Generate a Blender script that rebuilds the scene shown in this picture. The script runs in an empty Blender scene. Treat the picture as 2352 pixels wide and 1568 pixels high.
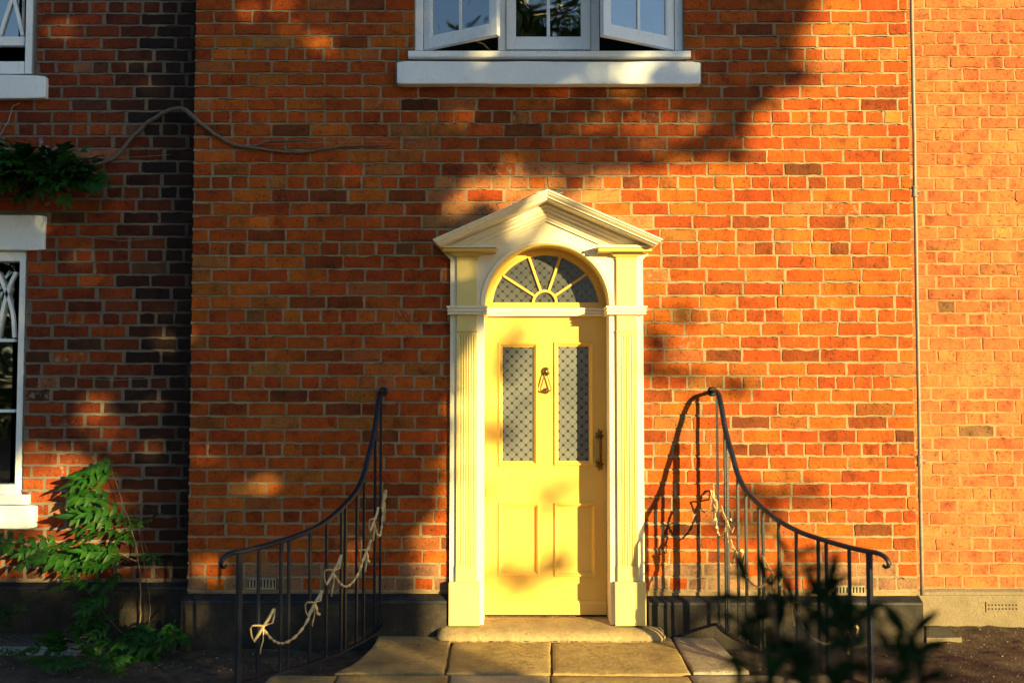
import bpy, bmesh, math, random
from mathutils import Vector, Matrix, noise as mnoise

random.seed(11)
R = random.Random(5)
SC = bpy.context.scene
COL = SC.collection

# ------------------------------------------------------------------ camera
FPX = 2287.0            # focal length in units of a 2352 px wide frame (35 mm lens)
D, H = 6.40, 1.65       # camera stands 6.4 m from the front wall, eye 1.65 m above the soil
TH = math.atan(104 / FPX)
cam = bpy.data.cameras.new('camera')
cam.lens, cam.sensor_width, cam.clip_end = 35.0, 36.0, 2000
cam.dof.use_dof = True
cam.dof.focus_distance = 6.25
cam.dof.aperture_fstop = 1.35
camo = bpy.data.objects.new('camera', cam)
COL.objects.link(camo)
camo.location = (0, -D, H)
camo.rotation_euler = (math.pi / 2 + TH, 0, 0)
SC.camera = camo

# ------------------------------------------------------------------ light
AZ, EL = math.radians(38.5), math.radians(10.0)
SUN = Vector((math.sin(AZ) * math.cos(EL), -math.cos(AZ) * math.cos(EL), math.sin(EL)))
world = bpy.data.worlds.new('World')
SC.world = world
world.use_nodes = True
wn = world.node_tree
sky = wn.nodes.new('ShaderNodeTexSky')
sky.sky_type = 'NISHITA'
sky.sun_disc = False
sky.sun_elevation = EL
sky.sun_rotation = math.atan2(SUN.x, SUN.y)
sky.air_density, sky.dust_density, sky.ozone_density = 1.0, 0.2, 2.2
wn.links.new(sky.outputs[0], wn.nodes['Background'].inputs[0])
wn.nodes['Background'].inputs[1].default_value = 0.092
sl = bpy.data.lights.new('sun', 'SUN')
sl.energy = 5.0
sl.angle = math.radians(0.5)
sl.color = (1.0, 0.77, 0.31)
slo = bpy.data.objects.new('sun', sl)
COL.objects.link(slo)
slo.location = (10, -12, 8)
slo.rotation_euler = SUN.to_track_quat('Z', 'Y').to_euler()
SC.view_settings.view_transform = 'Standard'
SC.view_settings.look = 'None'
SC.view_settings.exposure = 1.6
SC.view_settings.gamma = 1.0
SC.view_settings.use_curve_mapping = False
try:
    SC.cycles.max_bounces = 6
    SC.cycles.transparent_max_bounces = 8
    SC.cycles.use_denoising = True
except Exception:
    pass

# ------------------------------------------------------------------ measuring helpers
CT, ST = math.cos(TH), math.sin(TH)
def W(px, py, Y=0.0):
    """point of the plane y = Y that lies behind a spot measured on a 2352 px wide print"""
    u, v = (px - 1176) / FPX, (784 - py) / FPX
    d = Vector((u, CT - v * ST, ST + v * CT))
    t = (Y + D) / d.y
    return Vector((t * d.x, Y, H + t * d.z))
def G(px, py, Z):
    u, v = (px - 1176) / FPX, (784 - py) / FPX
    d = Vector((u, CT - v * ST, ST + v * CT))
    t = (Z - H) / d.z
    return Vector((t * d.x, t * d.y - D, Z))
def PX(p):
    q = Vector(p) - Vector((0, -D, H))
    zc = q.y * CT + q.z * ST
    return 1176 + FPX * q.x / zc, 784 - FPX * (q.z * CT - q.y * ST) / zc
def lerp(a, b, t): return a + (b - a) * t
def interp(tab, x):
    if x <= tab[0][0]: return tab[0][1]
    for (a, va), (b, vb) in zip(tab, tab[1:]):
        if x <= b: return lerp(va, vb, (x - a) / (b - a))
    return tab[-1][1]
def smooth(tab, x):
    """catmull-rom through a table"""
    n = len(tab)
    if x <= tab[0][0]: return tab[0][1]
    if x >= tab[-1][0]: return tab[-1][1]
    for i in range(n - 1):
        if x <= tab[i + 1][0]:
            x0, x1 = tab[i][0], tab[i + 1][0]
            t = (x - x0) / (x1 - x0)
            def m(k):
                a, b = max(k - 1, 0), min(k + 1, n - 1)
                return (tab[b][1] - tab[a][1]) / (tab[b][0] - tab[a][0])
            h = x1 - x0
            return ((2*t**3 - 3*t*t + 1) * tab[i][1] + (t**3 - 2*t*t + t) * h * m(i)
                    + (-2*t**3 + 3*t*t) * tab[i+1][1] + (t**3 - t*t) * h * m(i + 1))

# ------------------------------------------------------------------ materials
def new_mat(name):
    m = bpy.data.materials.new(name)
    m.use_nodes = True
    nt = m.node_tree
    return m, nt, nt.nodes['Principled BSDF'], nt.nodes, nt.links
def nd(ns, t, **kw):
    n = ns.new(t)
    for k, v in kw.items(): setattr(n, k, v)
    return n
def noise_node(ns, ls, scale, detail=4, rough=0.6, coord=None, vec=None):
    n = ns.new('ShaderNodeTexNoise')
    n.inputs['Scale'].default_value = scale
    n.inputs['Detail'].default_value = detail
    n.inputs['Roughness'].default_value = rough
    if vec is not None: ls.new(vec, n.inputs['Vector'])
    return n
def ramp(ns, ls, src, stops):
    r = ns.new('ShaderNodeValToRGB')
    e = r.color_ramp.elements
    while len(e) < len(stops): e.new(0.5)
    for el, (p, c) in zip(e, stops):
        el.position = p
        el.color = (c, c, c, 1) if isinstance(c, (int, float)) else (*c, 1)
    ls.new(src, r.inputs[0])
    return r.outputs[0]
def mix(ns, ls, f, a, b, mode='MIX'):
    m = ns.new('ShaderNodeMix')
    m.data_type = 'RGBA'
    m.blend_type = mode
    for s, v in ((m.inputs[0], f), (m.inputs[6], a), (m.inputs[7], b)):
        if isinstance(v, (int, float)): s.default_value = v if s == m.inputs[0] else (v, v, v, 1)
        elif isinstance(v, tuple): s.default_value = (*v, 1)
        else: ls.new(v, s)
    return m.outputs[2]
def math_node(ns, ls, op, a, b=None):
    m = ns.new('ShaderNodeMath')
    m.operation = op
    for s, v in ((m.inputs[0], a), (m.inputs[1], b)):
        if v is None: continue
        if isinstance(v, (int, float)): s.default_value = v
        else: ls.new(v, s)
    return m.outputs[0]
def bump(ns, ls, bsdf, hgt, dist, strength=1.0):
    b = ns.new('ShaderNodeBump')
    b.inputs['Distance'].default_value = dist
    b.inputs['Strength'].default_value = strength
    ls.new(hgt, b.inputs['Height'])
    ls.new(b.outputs[0], bsdf.inputs['Normal'])

MORTAR = (0.30, 0.215, 0.118)
def mat_brick(name, joined):
    m, nt, bs, ns, ls = new_mat(name)
    geo = nd(ns, 'ShaderNodeNewGeometry').outputs['Position']
    if joined:
        a = nd(ns, 'ShaderNodeAttribute', attribute_name='tone')
        col, al = a.outputs['Color'], a.outputs['Alpha']
    else:
        a = nd(ns, 'ShaderNodeObjectInfo')
        col, al = a.outputs['Color'], a.outputs['Alpha']
    n1 = noise_node(ns, ls, 9, 5, 0.65, vec=geo).outputs[0]
    n2 = noise_node(ns, ls, 55, 3, 0.75, vec=geo).outputs[0]
    n3 = noise_node(ns, ls, 26, 6, 0.75, vec=geo).outputs[0]
    c = mix(ns, ls, 1.0, col, ramp(ns, ls, n1, [(0.26, (0.38, 0.36, 0.38)), (0.47, (1, 1, 1)), (0.75, (1.35, 1.38, 1.2))]), 'MULTIPLY')
    n0 = noise_node(ns, ls, 1.1, 3, 0.6, vec=geo).outputs[0]
    c = mix(ns, ls, 1.0, c, ramp(ns, ls, n0, [(0.3, (0.78, 0.74, 0.74)), (0.7, (1.16, 1.2, 1.1))]), 'MULTIPLY')
    pits = ramp(ns, ls, n2, [(0.32, 0.22), (0.43, 1.0)])
    c = mix(ns, ls, 1.0, c, pits, 'MULTIPLY')
    # lime bloom and mortar smears
    th = math_node(ns, ls, 'SUBTRACT', 0.86, math_node(ns, ls, 'MULTIPLY', al, 0.5))
    sm = math_node(ns, ls, 'MULTIPLY', math_node(ns, ls, 'SUBTRACT', n3, th), 6.0)
    sm = nd(ns, 'ShaderNodeClamp'); 
    ls.new(math_node(ns, ls, 'MULTIPLY', math_node(ns, ls, 'SUBTRACT', n3, th), 7.0), sm.inputs[0])
    c = mix(ns, ls, sm.outputs[0], c, (0.30, 0.21, 0.135))
    ls.new(c, bs.inputs['Base Color'])
    bs.inputs['Roughness'].default_value = 0.88
    bs.inputs['Specular IOR Level'].default_value = 0.25
    hgt = math_node(ns, ls, 'ADD', math_node(ns, ls, 'MULTIPLY', n2, 0.6), n3)
    bump(ns, ls, bs, hgt, 0.012, 0.9)
    return m
def mat_mortar(name, c0):
    m, nt, bs, ns, ls = new_mat(name)
    geo = nd(ns, 'ShaderNodeNewGeometry').outputs['Position']
    n1 = noise_node(ns, ls, 5, 4, 0.6, vec=geo).outputs[0]
    n2 = noise_node(ns, ls, 120, 3, 0.7, vec=geo).outputs[0]
    c = mix(ns, ls, 1.0, c0, ramp(ns, ls, n1, [(0.3, 0.72), (0.7, 1.2)]), 'MULTIPLY')
    c = mix(ns, ls, 1.0, c, ramp(ns, ls, n2, [(0.3, 0.6), (0.5, 1.0)]), 'MULTIPLY')
    ls.new(c, bs.inputs['Base Color'])
    bs.inputs['Roughness'].default_value = 0.95
    bs.inputs['Specular IOR Level'].default_value = 0.15
    bump(ns, ls, bs, math_node(ns, ls, 'ADD', n1, n2), 0.006, 0.8)
    return m
def mat_soot_shade(name, c0):
    """mortar of the recessed wing: soot at the corner, with the recess shade painted in"""
    m, nt, bs, ns, ls = new_mat(name)
    geo = nd(ns, 'ShaderNodeNewGeometry').outputs['Position']
    sx = nd(ns, 'ShaderNodeSeparateXYZ')
    ls.new(geo, sx.inputs[0])
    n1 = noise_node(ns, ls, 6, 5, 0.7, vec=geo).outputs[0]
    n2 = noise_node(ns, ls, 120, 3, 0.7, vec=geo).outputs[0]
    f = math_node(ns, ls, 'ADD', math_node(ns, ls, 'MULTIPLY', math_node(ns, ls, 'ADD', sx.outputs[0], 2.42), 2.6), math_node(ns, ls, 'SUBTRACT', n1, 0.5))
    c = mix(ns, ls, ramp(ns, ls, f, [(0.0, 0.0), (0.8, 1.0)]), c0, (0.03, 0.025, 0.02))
    c = mix(ns, ls, 1.0, c, ramp(ns, ls, n2, [(0.3, 0.6), (0.5, 1.0)]), 'MULTIPLY')
    ls.new(c, bs.inputs['Base Color'])
    bs.inputs['Roughness'].default_value = 0.95
    bump(ns, ls, bs, math_node(ns, ls, 'ADD', n1, n2), 0.006, 0.8)
    return m
def mat_surface(name, c0, rough=0.5, var=0.12, scale=6, dirt=None, dirt_amt=0.0, bumpd=0.0, bscale=60, spec=0.5, metal=0.0):
    m, nt, bs, ns, ls = new_mat(name)
    geo = nd(ns, 'ShaderNodeNewGeometry').outputs['Position']
    n1 = noise_node(ns, ls, scale, 5, 0.65, vec=geo).outputs[0]
    c = mix(ns, ls, 1.0, c0, ramp(ns, ls, n1, [(0.3, 1 - var), (0.7, 1 + var)]), 'MULTIPLY')
    n2 = noise_node(ns, ls, bscale, 4, 0.7, vec=geo).outputs[0]
    if dirt:
        d = ramp(ns, ls, math_node(ns, ls, 'MULTIPLY', math_node(ns, ls, 'ADD', n1, n2), 0.5), [(0.52, 0.0), (0.66, dirt_amt)])
        c = mix(ns, ls, d, c, dirt)
    ls.new(c, bs.inputs['Base Color'])
    bs.inputs['Roughness'].default_value = rough
    bs.inputs['Specular IOR Level'].default_value = spec
    bs.inputs['Metallic'].default_value = metal
    if bumpd: bump(ns, ls, bs, n2, bumpd)
    return m
def mat_leaf(name, c0, c1, trans=0.35, rough=0.45, spec=0.4):
    m, nt, bs, ns, ls = new_mat(name)
    geo = nd(ns, 'ShaderNodeNewGeometry')
    n1 = noise_node(ns, ls, 14, 2, 0.5, vec=geo.outputs['Position']).outputs[0]
    c = mix(ns, ls, ramp(ns, ls, n1, [(0.35, 0.0), (0.65, 1.0)]), c0, c1)
    ls.new(c, bs.inputs['Base Color'])
    bs.inputs['Roughness'].default_value = rough
    bs.inputs['Specular IOR Level'].default_value = spec
    tr = nd(ns, 'ShaderNodeBsdfTranslucent')
    ls.new(c, tr.inputs[0])
    mx = nd(ns, 'ShaderNodeMixShader')
    mx.inputs[0].default_value = trans
    ls.new(bs.outputs[0], mx.inputs[1])
    ls.new(tr.outputs[0], mx.inputs[2])
    ls.new(mx.outputs[0], ns['Material Output'].inputs[0])
    return m
def mat_glass(name, ior=3.3, tint=(0.75, 0.8, 0.8)):
    m, nt, bs, ns, ls = new_mat(name)
    ns.remove(bs)
    fr = nd(ns, 'ShaderNodeFresnel')
    fr.inputs[0].default_value = ior
    t = nd(ns, 'ShaderNodeBsdfTransparent')
    t.inputs[0].default_value = (*tint, 1)
    g = nd(ns, 'ShaderNodeBsdfGlossy')
    g.inputs['Roughness'].default_value = 0.01
    g.inputs['Color'].default_value = (1, 1, 1, 1)
    geo = nd(ns, 'ShaderNodeNewGeometry').outputs['Position']
    n = noise_node(ns, ls, 3, 1, 0.5, vec=geo).outputs[0]
    b = nd(ns, 'ShaderNodeBump')
    b.inputs['Distance'].default_value = 0.004
    ls.new(n, b.inputs['Height'])
    ls.new(b.outputs[0], g.inputs['Normal'])
    mx = nd(ns, 'ShaderNodeMixShader')
    ls.new(fr.outputs[0], mx.inputs[0])
    ls.new(t.outputs[0], mx.inputs[1])
    ls.new(g.outputs[0], mx.inputs[2])
    ls.new(mx.outputs[0], ns['Material Output'].inputs[0])
    return m
def mat_etched(name, pitch=0.0617, k=1.0):
    """obscured door glass, printed with a diagonal trellis and a small star at every crossing"""
    m, nt, bs, ns, ls = new_mat(name)
    geo = nd(ns, 'ShaderNodeNewGeometry').outputs['Position']
    sx = nd(ns, 'ShaderNodeSeparateXYZ')
    ls.new(geo, sx.inputs[0])
    def M(op, a, b=None): return math_node(ns, ls, op, a, b)
    u = M('DIVIDE', M('ADD', sx.outputs[0], sx.outputs[2]), pitch)
    v = M('DIVIDE', M('SUBTRACT', sx.outputs[0], sx.outputs[2]), pitch)
    fu = M('ABSOLUTE', M('SUBTRACT', M('FRACT', M('ADD', u, 50.0)), 0.5))   # 0.5 on lines
    fv = M('ABSOLUTE', M('SUBTRACT', M('FRACT', M('ADD', v, 50.0)), 0.5))
    du, dv = M('SUBTRACT', 0.5, fu), M('SUBTRACT', 0.5, fv)
    line = M('LESS_THAN', M('MINIMUM', du, dv), 0.020)
    near = M('ADD', M('MULTIPLY', du, du), M('MULTIPLY', dv, dv))
    dx = M('ABSOLUTE', M('SUBTRACT', du, dv))
    star = M('MULTIPLY', M('LESS_THAN', near, 0.040), M('GREATER_THAN', near, 0.006))
    petal = M('MULTIPLY', star, M('LESS_THAN', M('MINIMUM', M('MINIMUM', du, dv), M('MULTIPLY', dx, 0.7)), 0.06))
    pat = M('MAXIMUM', line, petal)
    n1 = noise_node(ns, ls, 7, 3, 0.5, vec=geo).outputs[0]
    basec = mix(ns, ls, ramp(ns, ls, n1, [(0.3, 0.0), (0.7, 1.0)]), (0.105*k, 0.115*k, 0.12*k), (0.15*k, 0.155*k, 0.15*k))
    c = mix(ns, ls, pat, basec, (0.012, 0.013, 0.016))
    ls.new(c, bs.inputs['Base Color'])
    bs.inputs['Roughness'].default_value = 0.18
    bs.inputs['Specular IOR Level'].default_value = 0.5
    return m

M = {}
M['brick'] = mat_brick('brick_clay', False)
M['brick_joined'] = mat_brick('brick_clay_far', True)
M['mortar'] = mat_mortar('lime_mortar', MORTAR)
M['mortar_soot_shade'] = mat_soot_shade('soot_shade_mortar', (0.17, 0.135, 0.095))
M['mortar_pale'] = mat_mortar('sandy_mortar', (0.42, 0.195, 0.090))
M['cream'] = mat_surface('cream_paint', (0.80, 0.70, 0.50), 0.42, 0.05, 5, (0.45, 0.38, 0.25), 0.35, 0.0006, 40)
M['yellow'] = mat_surface('yellow_paint', (0.70, 0.44, 0.085), 0.40, 0.06, 4, (0.5, 0.36, 0.10), 0.3, 0.0006, 35)
M['pale_yellow'] = mat_surface('pale_yellow_paint', (0.70, 0.54, 0.18), 0.42, 0.06, 4, (0.5, 0.42, 0.18), 0.3, 0.0008, 35)
M['white'] = mat_surface('white_gloss_paint', (0.82, 0.84, 0.83), 0.38, 0.04, 5, (0.45, 0.42, 0.35), 0.35, 0.0005, 40)
M['sill'] = mat_surface('white_masonry_paint', (0.80, 0.83, 0.83), 0.7, 0.06, 4, (0.50, 0.50, 0.46), 0.3, 0.002, 30)
M['iron'] = mat_surface('black_iron_paint', (0.008, 0.010, 0.018), 0.34, 0.3, 20, (0.022, 0.018, 0.015), 0.3, 0.002, 120, 0.3)
M['gilt'] = mat_surface('gilt_metal', (0.62, 0.46, 0.22), 0.42, 0.3, 40, (0.25, 0.18, 0.09), 0.5, 0.001, 120, 0.5, 0.35)
M['brass'] = mat_surface('aged_brass', (0.15, 0.095, 0.035), 0.36, 0.4, 40, (0.05, 0.035, 0.02), 0.7, 0.001, 150, 0.5, 0.85)
M['plinth'] = mat_surface('tarred_plinth', (0.030, 0.024, 0.017), 0.85, 0.5, 5, (0.075, 0.055, 0.030), 0.7, 0.006, 45, 0.3)
M['plinth_cap'] = mat_surface('black_plinth_cap', (0.010, 0.010, 0.013), 0.6, 0.4, 12, (0.07, 0.06, 0.05), 0.5, 0.003, 80, 0.4)
M['cement'] = mat_surface('cement_render', (0.20, 0.155, 0.095), 0.9, 0.25, 5, (0.09, 0.075, 0.055), 0.5, 0.008, 60, 0.2)
M['stone'] = mat_surface('worn_sandstone', (0.32, 0.235, 0.115), 0.85, 0.35, 7, (0.13, 0.115, 0.04), 0.8, 0.006, 45, 0.25)
M['flag'] = mat_surface('sandstone_flag', (0.33, 0.235, 0.09), 0.8, 0.45, 5, (0.11, 0.08, 0.025), 0.9, 0.006, 30, 0.3)
M['flag_grey'] = mat_surface('grey_flag', (0.30, 0.25, 0.165), 0.8, 0.35, 5, (0.12, 0.095, 0.055), 0.8, 0.006, 30, 0.3)
M['bedding'] = mat_surface('joint_grit', (0.13, 0.095, 0.05), 0.95, 0.4, 30, (0.16, 0.12, 0.07), 0.6, 0.006, 90, 0.1)
M['soil'] = mat_surface('garden_soil', (0.075, 0.054, 0.036), 0.95, 0.5, 8, (0.13, 0.095, 0.055), 0.7, 0.012, 60, 0.15)
M['grit'] = mat_surface('grit_stones', (0.14, 0.115, 0.085), 0.9, 0.7, 60, None, 0, 0, 60, 0.2)
M['litter'] = mat_surface('dry_leaves', (0.26, 0.15, 0.055), 0.85, 0.6, 50, None, 0, 0, 60, 0.2)
M['wood'] = mat_surface('vine_bark', (0.16, 0.12, 0.085), 0.9, 0.4, 40, (0.05, 0.035, 0.025), 0.7, 0.004, 150, 0.2)
M['bark'] = mat_surface('tree_bark', (0.09, 0.065, 0.045), 0.95, 0.4, 10, (0.03, 0.025, 0.02), 0.7, 0.02, 30, 0.1)
M['lead'] = mat_surface('grey_pipe', (0.17, 0.145, 0.11), 0.5, 0.25, 14, (0.08, 0.06, 0.04), 0.6, 0.002, 60, 0.5)
M['wire'] = mat_surface('grey_cable', (0.30, 0.29, 0.28), 0.5, 0.1, 20)
M['steel'] = mat_surface('galvanised_mesh', (0.06, 0.055, 0.045), 0.55, 0.3, 30, (0.06, 0.04, 0.025), 0.7, 0.001, 80, 0.5)
M['dark'] = mat_surface('dark_room', (0.02, 0.02, 0.022), 0.9, 0.1)
M['hole'] = mat_surface('vent_void', (0.008, 0.007, 0.006), 0.95, 0.1)
M['vent'] = mat_surface('vent_clay', (0.30, 0.24, 0.15), 0.85, 0.3, 30, (0.10, 0.08, 0.05), 0.6, 0.002, 90)
M['glass'] = mat_glass('window_glass')
M['etched'] = mat_etched('etched_door_glass')
M['etched_fan'] = mat_etched('etched_fan_glass', k=0.5)
M['vine_leaf'] = mat_leaf('vine_leaf', (0.008, 0.045, 0.005), (0.022, 0.085, 0.008), 0.22, 0.5, 0.2)
M['shrub_leaf'] = mat_leaf('shrub_leaf', (0.004, 0.014, 0.003), (0.008, 0.026, 0.005), 0.12, 0.7, 0.06)
M['tree_leaf'] = mat_leaf('tree_leaf', (0.035, 0.06, 0.012), (0.06, 0.09, 0.02), 0.2)
M['kerb'] = mat_surface('limewashed_stone', (0.22, 0.21, 0.19), 0.9, 0.5, 14, (0.04, 0.03, 0.02), 0.9, 0.006, 20, 0.2)
M['flower'] = mat_surface('lilac_petals', (0.14, 0.12, 0.28), 0.6, 0.2, 30)

# ------------------------------------------------------------------ mesh builder
class MB:
    def __init__(s): s.v, s.f = [], []
    def add(s, vs, fs):
        o = len(s.v)
        s.v.extend([tuple(p) for p in vs])
        s.f.extend([tuple(i + o for i in f) for f in fs])
        return s
    def box(s, x0, x1, y0, y1, z0, z1):
        return s.add([(x0,y0,z0),(x1,y0,z0),(x1,y1,z0),(x0,y1,z0),(x0,y0,z1),(x1,y0,z1),(x1,y1,z1),(x0,y1,z1)],
                     [(0,3,2,1),(4,5,6,7),(0,1,5,4),(1,2,6,5),(2,3,7,6),(3,0,4,7)])
    def prism(s, poly, a0, a1, axis='y'):
        n = len(poly)
        def P(p, a): return (p[0], a, p[1]) if axis == 'y' else ((p[0], p[1], a) if axis == 'z' else (a, p[0], p[1]))
        vs = [P(p, a0) for p in poly] + [P(p, a1) for p in poly]
        fs = [tuple(range(n)), tuple(range(2*n - 1, n - 1, -1))]
        fs += [(i, (i+1) % n, n + (i+1) % n, n + i) for i in range(n)]
        return s.add(vs, fs)
    def loops(s, rings, closed=True, cap=True):
        """skin equal-length rings of points"""
        n = len(rings[0])
        vs = [p for r in rings for p in r]
        fs = []
        for k in range(len(rings) - 1):
            for i in range(n if closed else n - 1):
                j = (i + 1) % n
                fs.append((k*n + i, k*n + j, (k+1)*n + j, (k+1)*n + i))
        if cap:
            fs.append(tuple(range(n - 1, -1, -1)))
            fs.append(tuple(range((len(rings)-1)*n, len(rings)*n)))
        return s.add(vs, fs)
    def tube(s, pts, r, n=8, flat=None, twist=0.0, phase=0.0):
        pts = [Vector(p) for p in pts]
        rings = []
        up0 = Vector((0, 0, 1))
        prev = None
        for i, p in enumerate(pts):
            t = (pts[min(i+1, len(pts)-1)] - pts[max(i-1, 0)])
            if t.length < 1e-9: t = Vector((0, 0, 1))
            t.normalize()
            if prev is None:
                a = t.cross(up0)
                if a.length < 0.05: a = t.cross(Vector((1, 0, 0)))
            else:
                a = prev - t * prev.dot(t)
            a.normalize(); prev = a.copy()
            b = t.cross(a)
            rr = r[i] if isinstance(r, (list, tuple)) else r
            ring = []
            for k in range(n):
                th = 2*math.pi*(k + 0.5)/n
                c_, s_ = math.cos(th), math.sin(th) * (flat if flat else 1.0)
                ph = phase + twist * i
                x = c_*math.cos(ph) - s_*math.sin(ph)
                y = c_*math.sin(ph) + s_*math.cos(ph)
                ring.append(p + (a * x + b * y) * rr)
            rings.append(ring)
        return s.loops(rings)
    def lathe(s, prof, c, axis='y', n=16):
        rings = []
        for r, h in prof:
            ring = []
            for k in range(n):
                th = 2*math.pi*k/n
                u, v = max(r, 1e-5)*math.cos(th), max(r, 1e-5)*math.sin(th)
                q = (u, h, v) if axis == 'y' else ((u, v, h) if axis == 'z' else (h, u, v))
                ring.append((c[0]+q[0], c[1]+q[1], c[2]+q[2]))
            rings.append(ring)
        return s.loops(rings)
    def frame(s, x0, x1, z0, z1, prof):
        """moulding round a rectangle; prof = [(inset, y)]"""
        rings = [[(x0+d, y, z0+d), (x1-d, y, z0+d), (x1-d, y, z1-d), (x0+d, y, z1-d)] for d, y in prof]
        return s.loops(rings, cap=False)
    def xform(s, mat):
        s.v = [tuple(mat @ Vector(p)) for p in s.v]
        return s
    def build(s, name, mat, parent=None, smooth=False, bevel=0.0, fixn=True, shadow=None):
        me = bpy.data.meshes.new(name)
        me.from_pydata(s.v, [], s.f)
        if fixn:
            bm = bmesh.new(); bm.from_mesh(me)
            bmesh.ops.recalc_face_normals(bm, faces=bm.faces)
            bm.to_mesh(me); bm.free()
        me.materials.append(M[mat] if isinstance(mat, str) else mat)
        if smooth:
            me.polygons.foreach_set('use_smooth', [True]*len(me.polygons))
        o = bpy.data.objects.new(name, me)
        COL.objects.link(o)
        if bevel:
            b = o.modifiers.new('bevel', 'BEVEL')
            b.width, b.segments, b.limit_method = bevel, 2, 'ANGLE'
        attach(o, parent)
        return o
def attach(o, parent):
    if parent is not None:
        o.parent = parent
        if parent.type == 'EMPTY':
            o.matrix_parent_inverse = Matrix.Translation(-Vector(parent.location))
def tag(o, label=None, cat=None, group=None, kind=None):
    if label: o['label'] = label
    if cat: o['category'] = cat
    if group: o['group'] = group
    if kind: o['kind'] = kind
    return o
def thing(name, loc, label, cat, group=None):
    o = bpy.data.objects.new(name, None)
    o.empty_display_size = 0.1
    COL.objects.link(o)
    o.location = loc
    return tag(o, label, cat, group)

# ------------------------------------------------------------------ ground
def grid_axis(lo, hi, step, far):
    a = [lo + i*step for i in range(int(round((hi-lo)/step)) + 1)]
    s, p = step, hi
    right = []
    while p < far:
        s *= 1.6; p += s; right.append(p)
    s, p = step, lo
    left = []
    while p > -far:
        s *= 1.6; p -= s; left.insert(0, p)
    return left + a + right
gx, gy = grid_axis(-3.6, 3.8, 0.05, 400), grid_axis(-2.6, 0.5, 0.05, 400)
g = MB()
def soil_z(x, y):
    base = 0.06*max(0.0, min(1.0, (x - 1.9)/0.8)) if -3 < y < 1 and x < 6 else 0.0
    if -4 < x < 4 and -3 < y < 0.6:
        base += 0.02*mnoise.noise((x*2.2, y*2.2, 0)) + 0.012*mnoise.noise((x*9, y*9, 3)) + 0.008*mnoise.noise((x*23, y*23, 7))
    return base
g.v = [(x, y, soil_z(x, y)) for y in gy for x in gx]
nx = len(gx)
g.f = [(j*nx+i, j*nx+i+1, (j+1)*nx+i+1, (j+1)*nx+i) for j in range(len(gy)-1) for i in range(nx-1)]
tag(g.build('ground', 'soil', smooth=True, fixn=False), kind='structure')

# ------------------------------------------------------------------ brickwork
def brick_mesh(L, Hh, seed, rag):
    """one weathered brick, face at y = 0, back buried in the mortar; uneven worn arrises"""
    r = random.Random(seed)
    hx, hz = L/2, Hh/2
    e = rag
    def j(k=1.0): return r.uniform(-e, e)*k
    pts = []
    xs = [-hx + 0.003, -hx*0.6, -hx*0.15, hx*0.3, hx*0.7, hx - 0.003]
    for x in xs: pts.append((x + j(), -hz + j(0.8)))
    pts.append((hx + j(0.7), -hz*0.78)); pts.append((hx + j(0.7), hz*0.78))
    for x in reversed(xs): pts.append((x + j(), hz + j(0.8)))
    pts.append((-hx + j(0.7), hz*0.78)); pts.append((-hx + j(0.7), -hz*0.78))
    n = len(pts)
    tilt_x, tilt_z = r.uniform(-0.006, 0.006)/L*0.5, r.uniform(-0.02, 0.02)
    front, back = [], []
    for x, z in pts:
        k = 0.0014 + r.uniform(0, 0.0014)
        fx, fz = x - math.copysign(k, x), z - math.copysign(k, z)
        front.append((fx, fx*tilt_x + fz*tilt_z + r.uniform(-0.0012, 0.0012), fz))
        back.append((x, 0.013, z))
    fs = [tuple(range(n))] + [(i, n+i, n+(i+1) % n, (i+1) % n) for i in range(n)]
    return front + back, fs
def as_mesh(name, vf):
    me = bpy.data.meshes.new(name)
    me.from_pydata(vf[0], [], vf[1])
    bm = bmesh.new(); bm.from_mesh(me)
    bmesh.ops.recalc_face_normals(bm, faces=bm.faces)
    # open back: make sure the face looks out of the wall
    if any(f.normal.y > 0.5 for f in bm.faces): bmesh.ops.reverse_faces(bm, faces=bm.faces)
    bm.to_mesh(me); bm.free()
    me.materials.append(M['brick'])
    return me
ST_L, HD_L, BH = 0.236, 0.108, 0.070
ST_VF = [brick_mesh(ST_L, BH, 100+i, 0.0045) for i in range(16)]
HD_VF = [brick_mesh(HD_L, BH, 200+i, 0.0042) for i in range(12)]
ST_ME = [as_mesh('brick_stretcher', v) for v in ST_VF]
HD_ME = [as_mesh('brick_header', v) for v in HD_VF]

def rows_from(centres_px, Y, per, z_top):
    """course centres from the measured header courses, five courses apart"""
    zc = sorted(W(1176, p, Y).z for p in centres_px)
    rows = []
    for a, b in zip(zc, zc[1:]):
        for k in range(per): rows.append((a + (b-a)*k/per, (b-a)/per, k))
    gg = rows[-1][1]
    z, k = zc[-1], 0
    while z < z_top:
        rows.append((z, gg, k % per)); z += gg; k += 1
    return rows
def fill(x0, x1, lens, joint, start):
    out, x, i = [], x0 - start, 0
    while x < x1:
        L = lens[i % len(lens)]*R.uniform(0.965, 1.03)
        a, b = max(x, x0 + joint*0.4), min(x + L, x1 - joint*0.4)
        if b - a > 0.035: out.append([a, b])
        elif out and b - a > 0: out[-1][1] = b
        x += L + joint*R.uniform(0.75, 1.3); i += 1
    return out
def free_spans(x0, x1, z, hgt, openings):
    spans = [(x0, x1)]
    for ox0, ox1, oz0, oz1 in openings:
        if oz0 - hgt*0.45 < z < oz1 + hgt*0.45:
            ns = []
            for a, b in spans:
                if ox1 <= a or ox0 >= b: ns.append((a, b)); continue
                if ox0 > a: ns.append((a, ox0))
                if ox1 < b: ns.append((ox1, b))
            spans = ns
    return [s for s in spans if s[1]-s[0] > 0.03]

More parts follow.
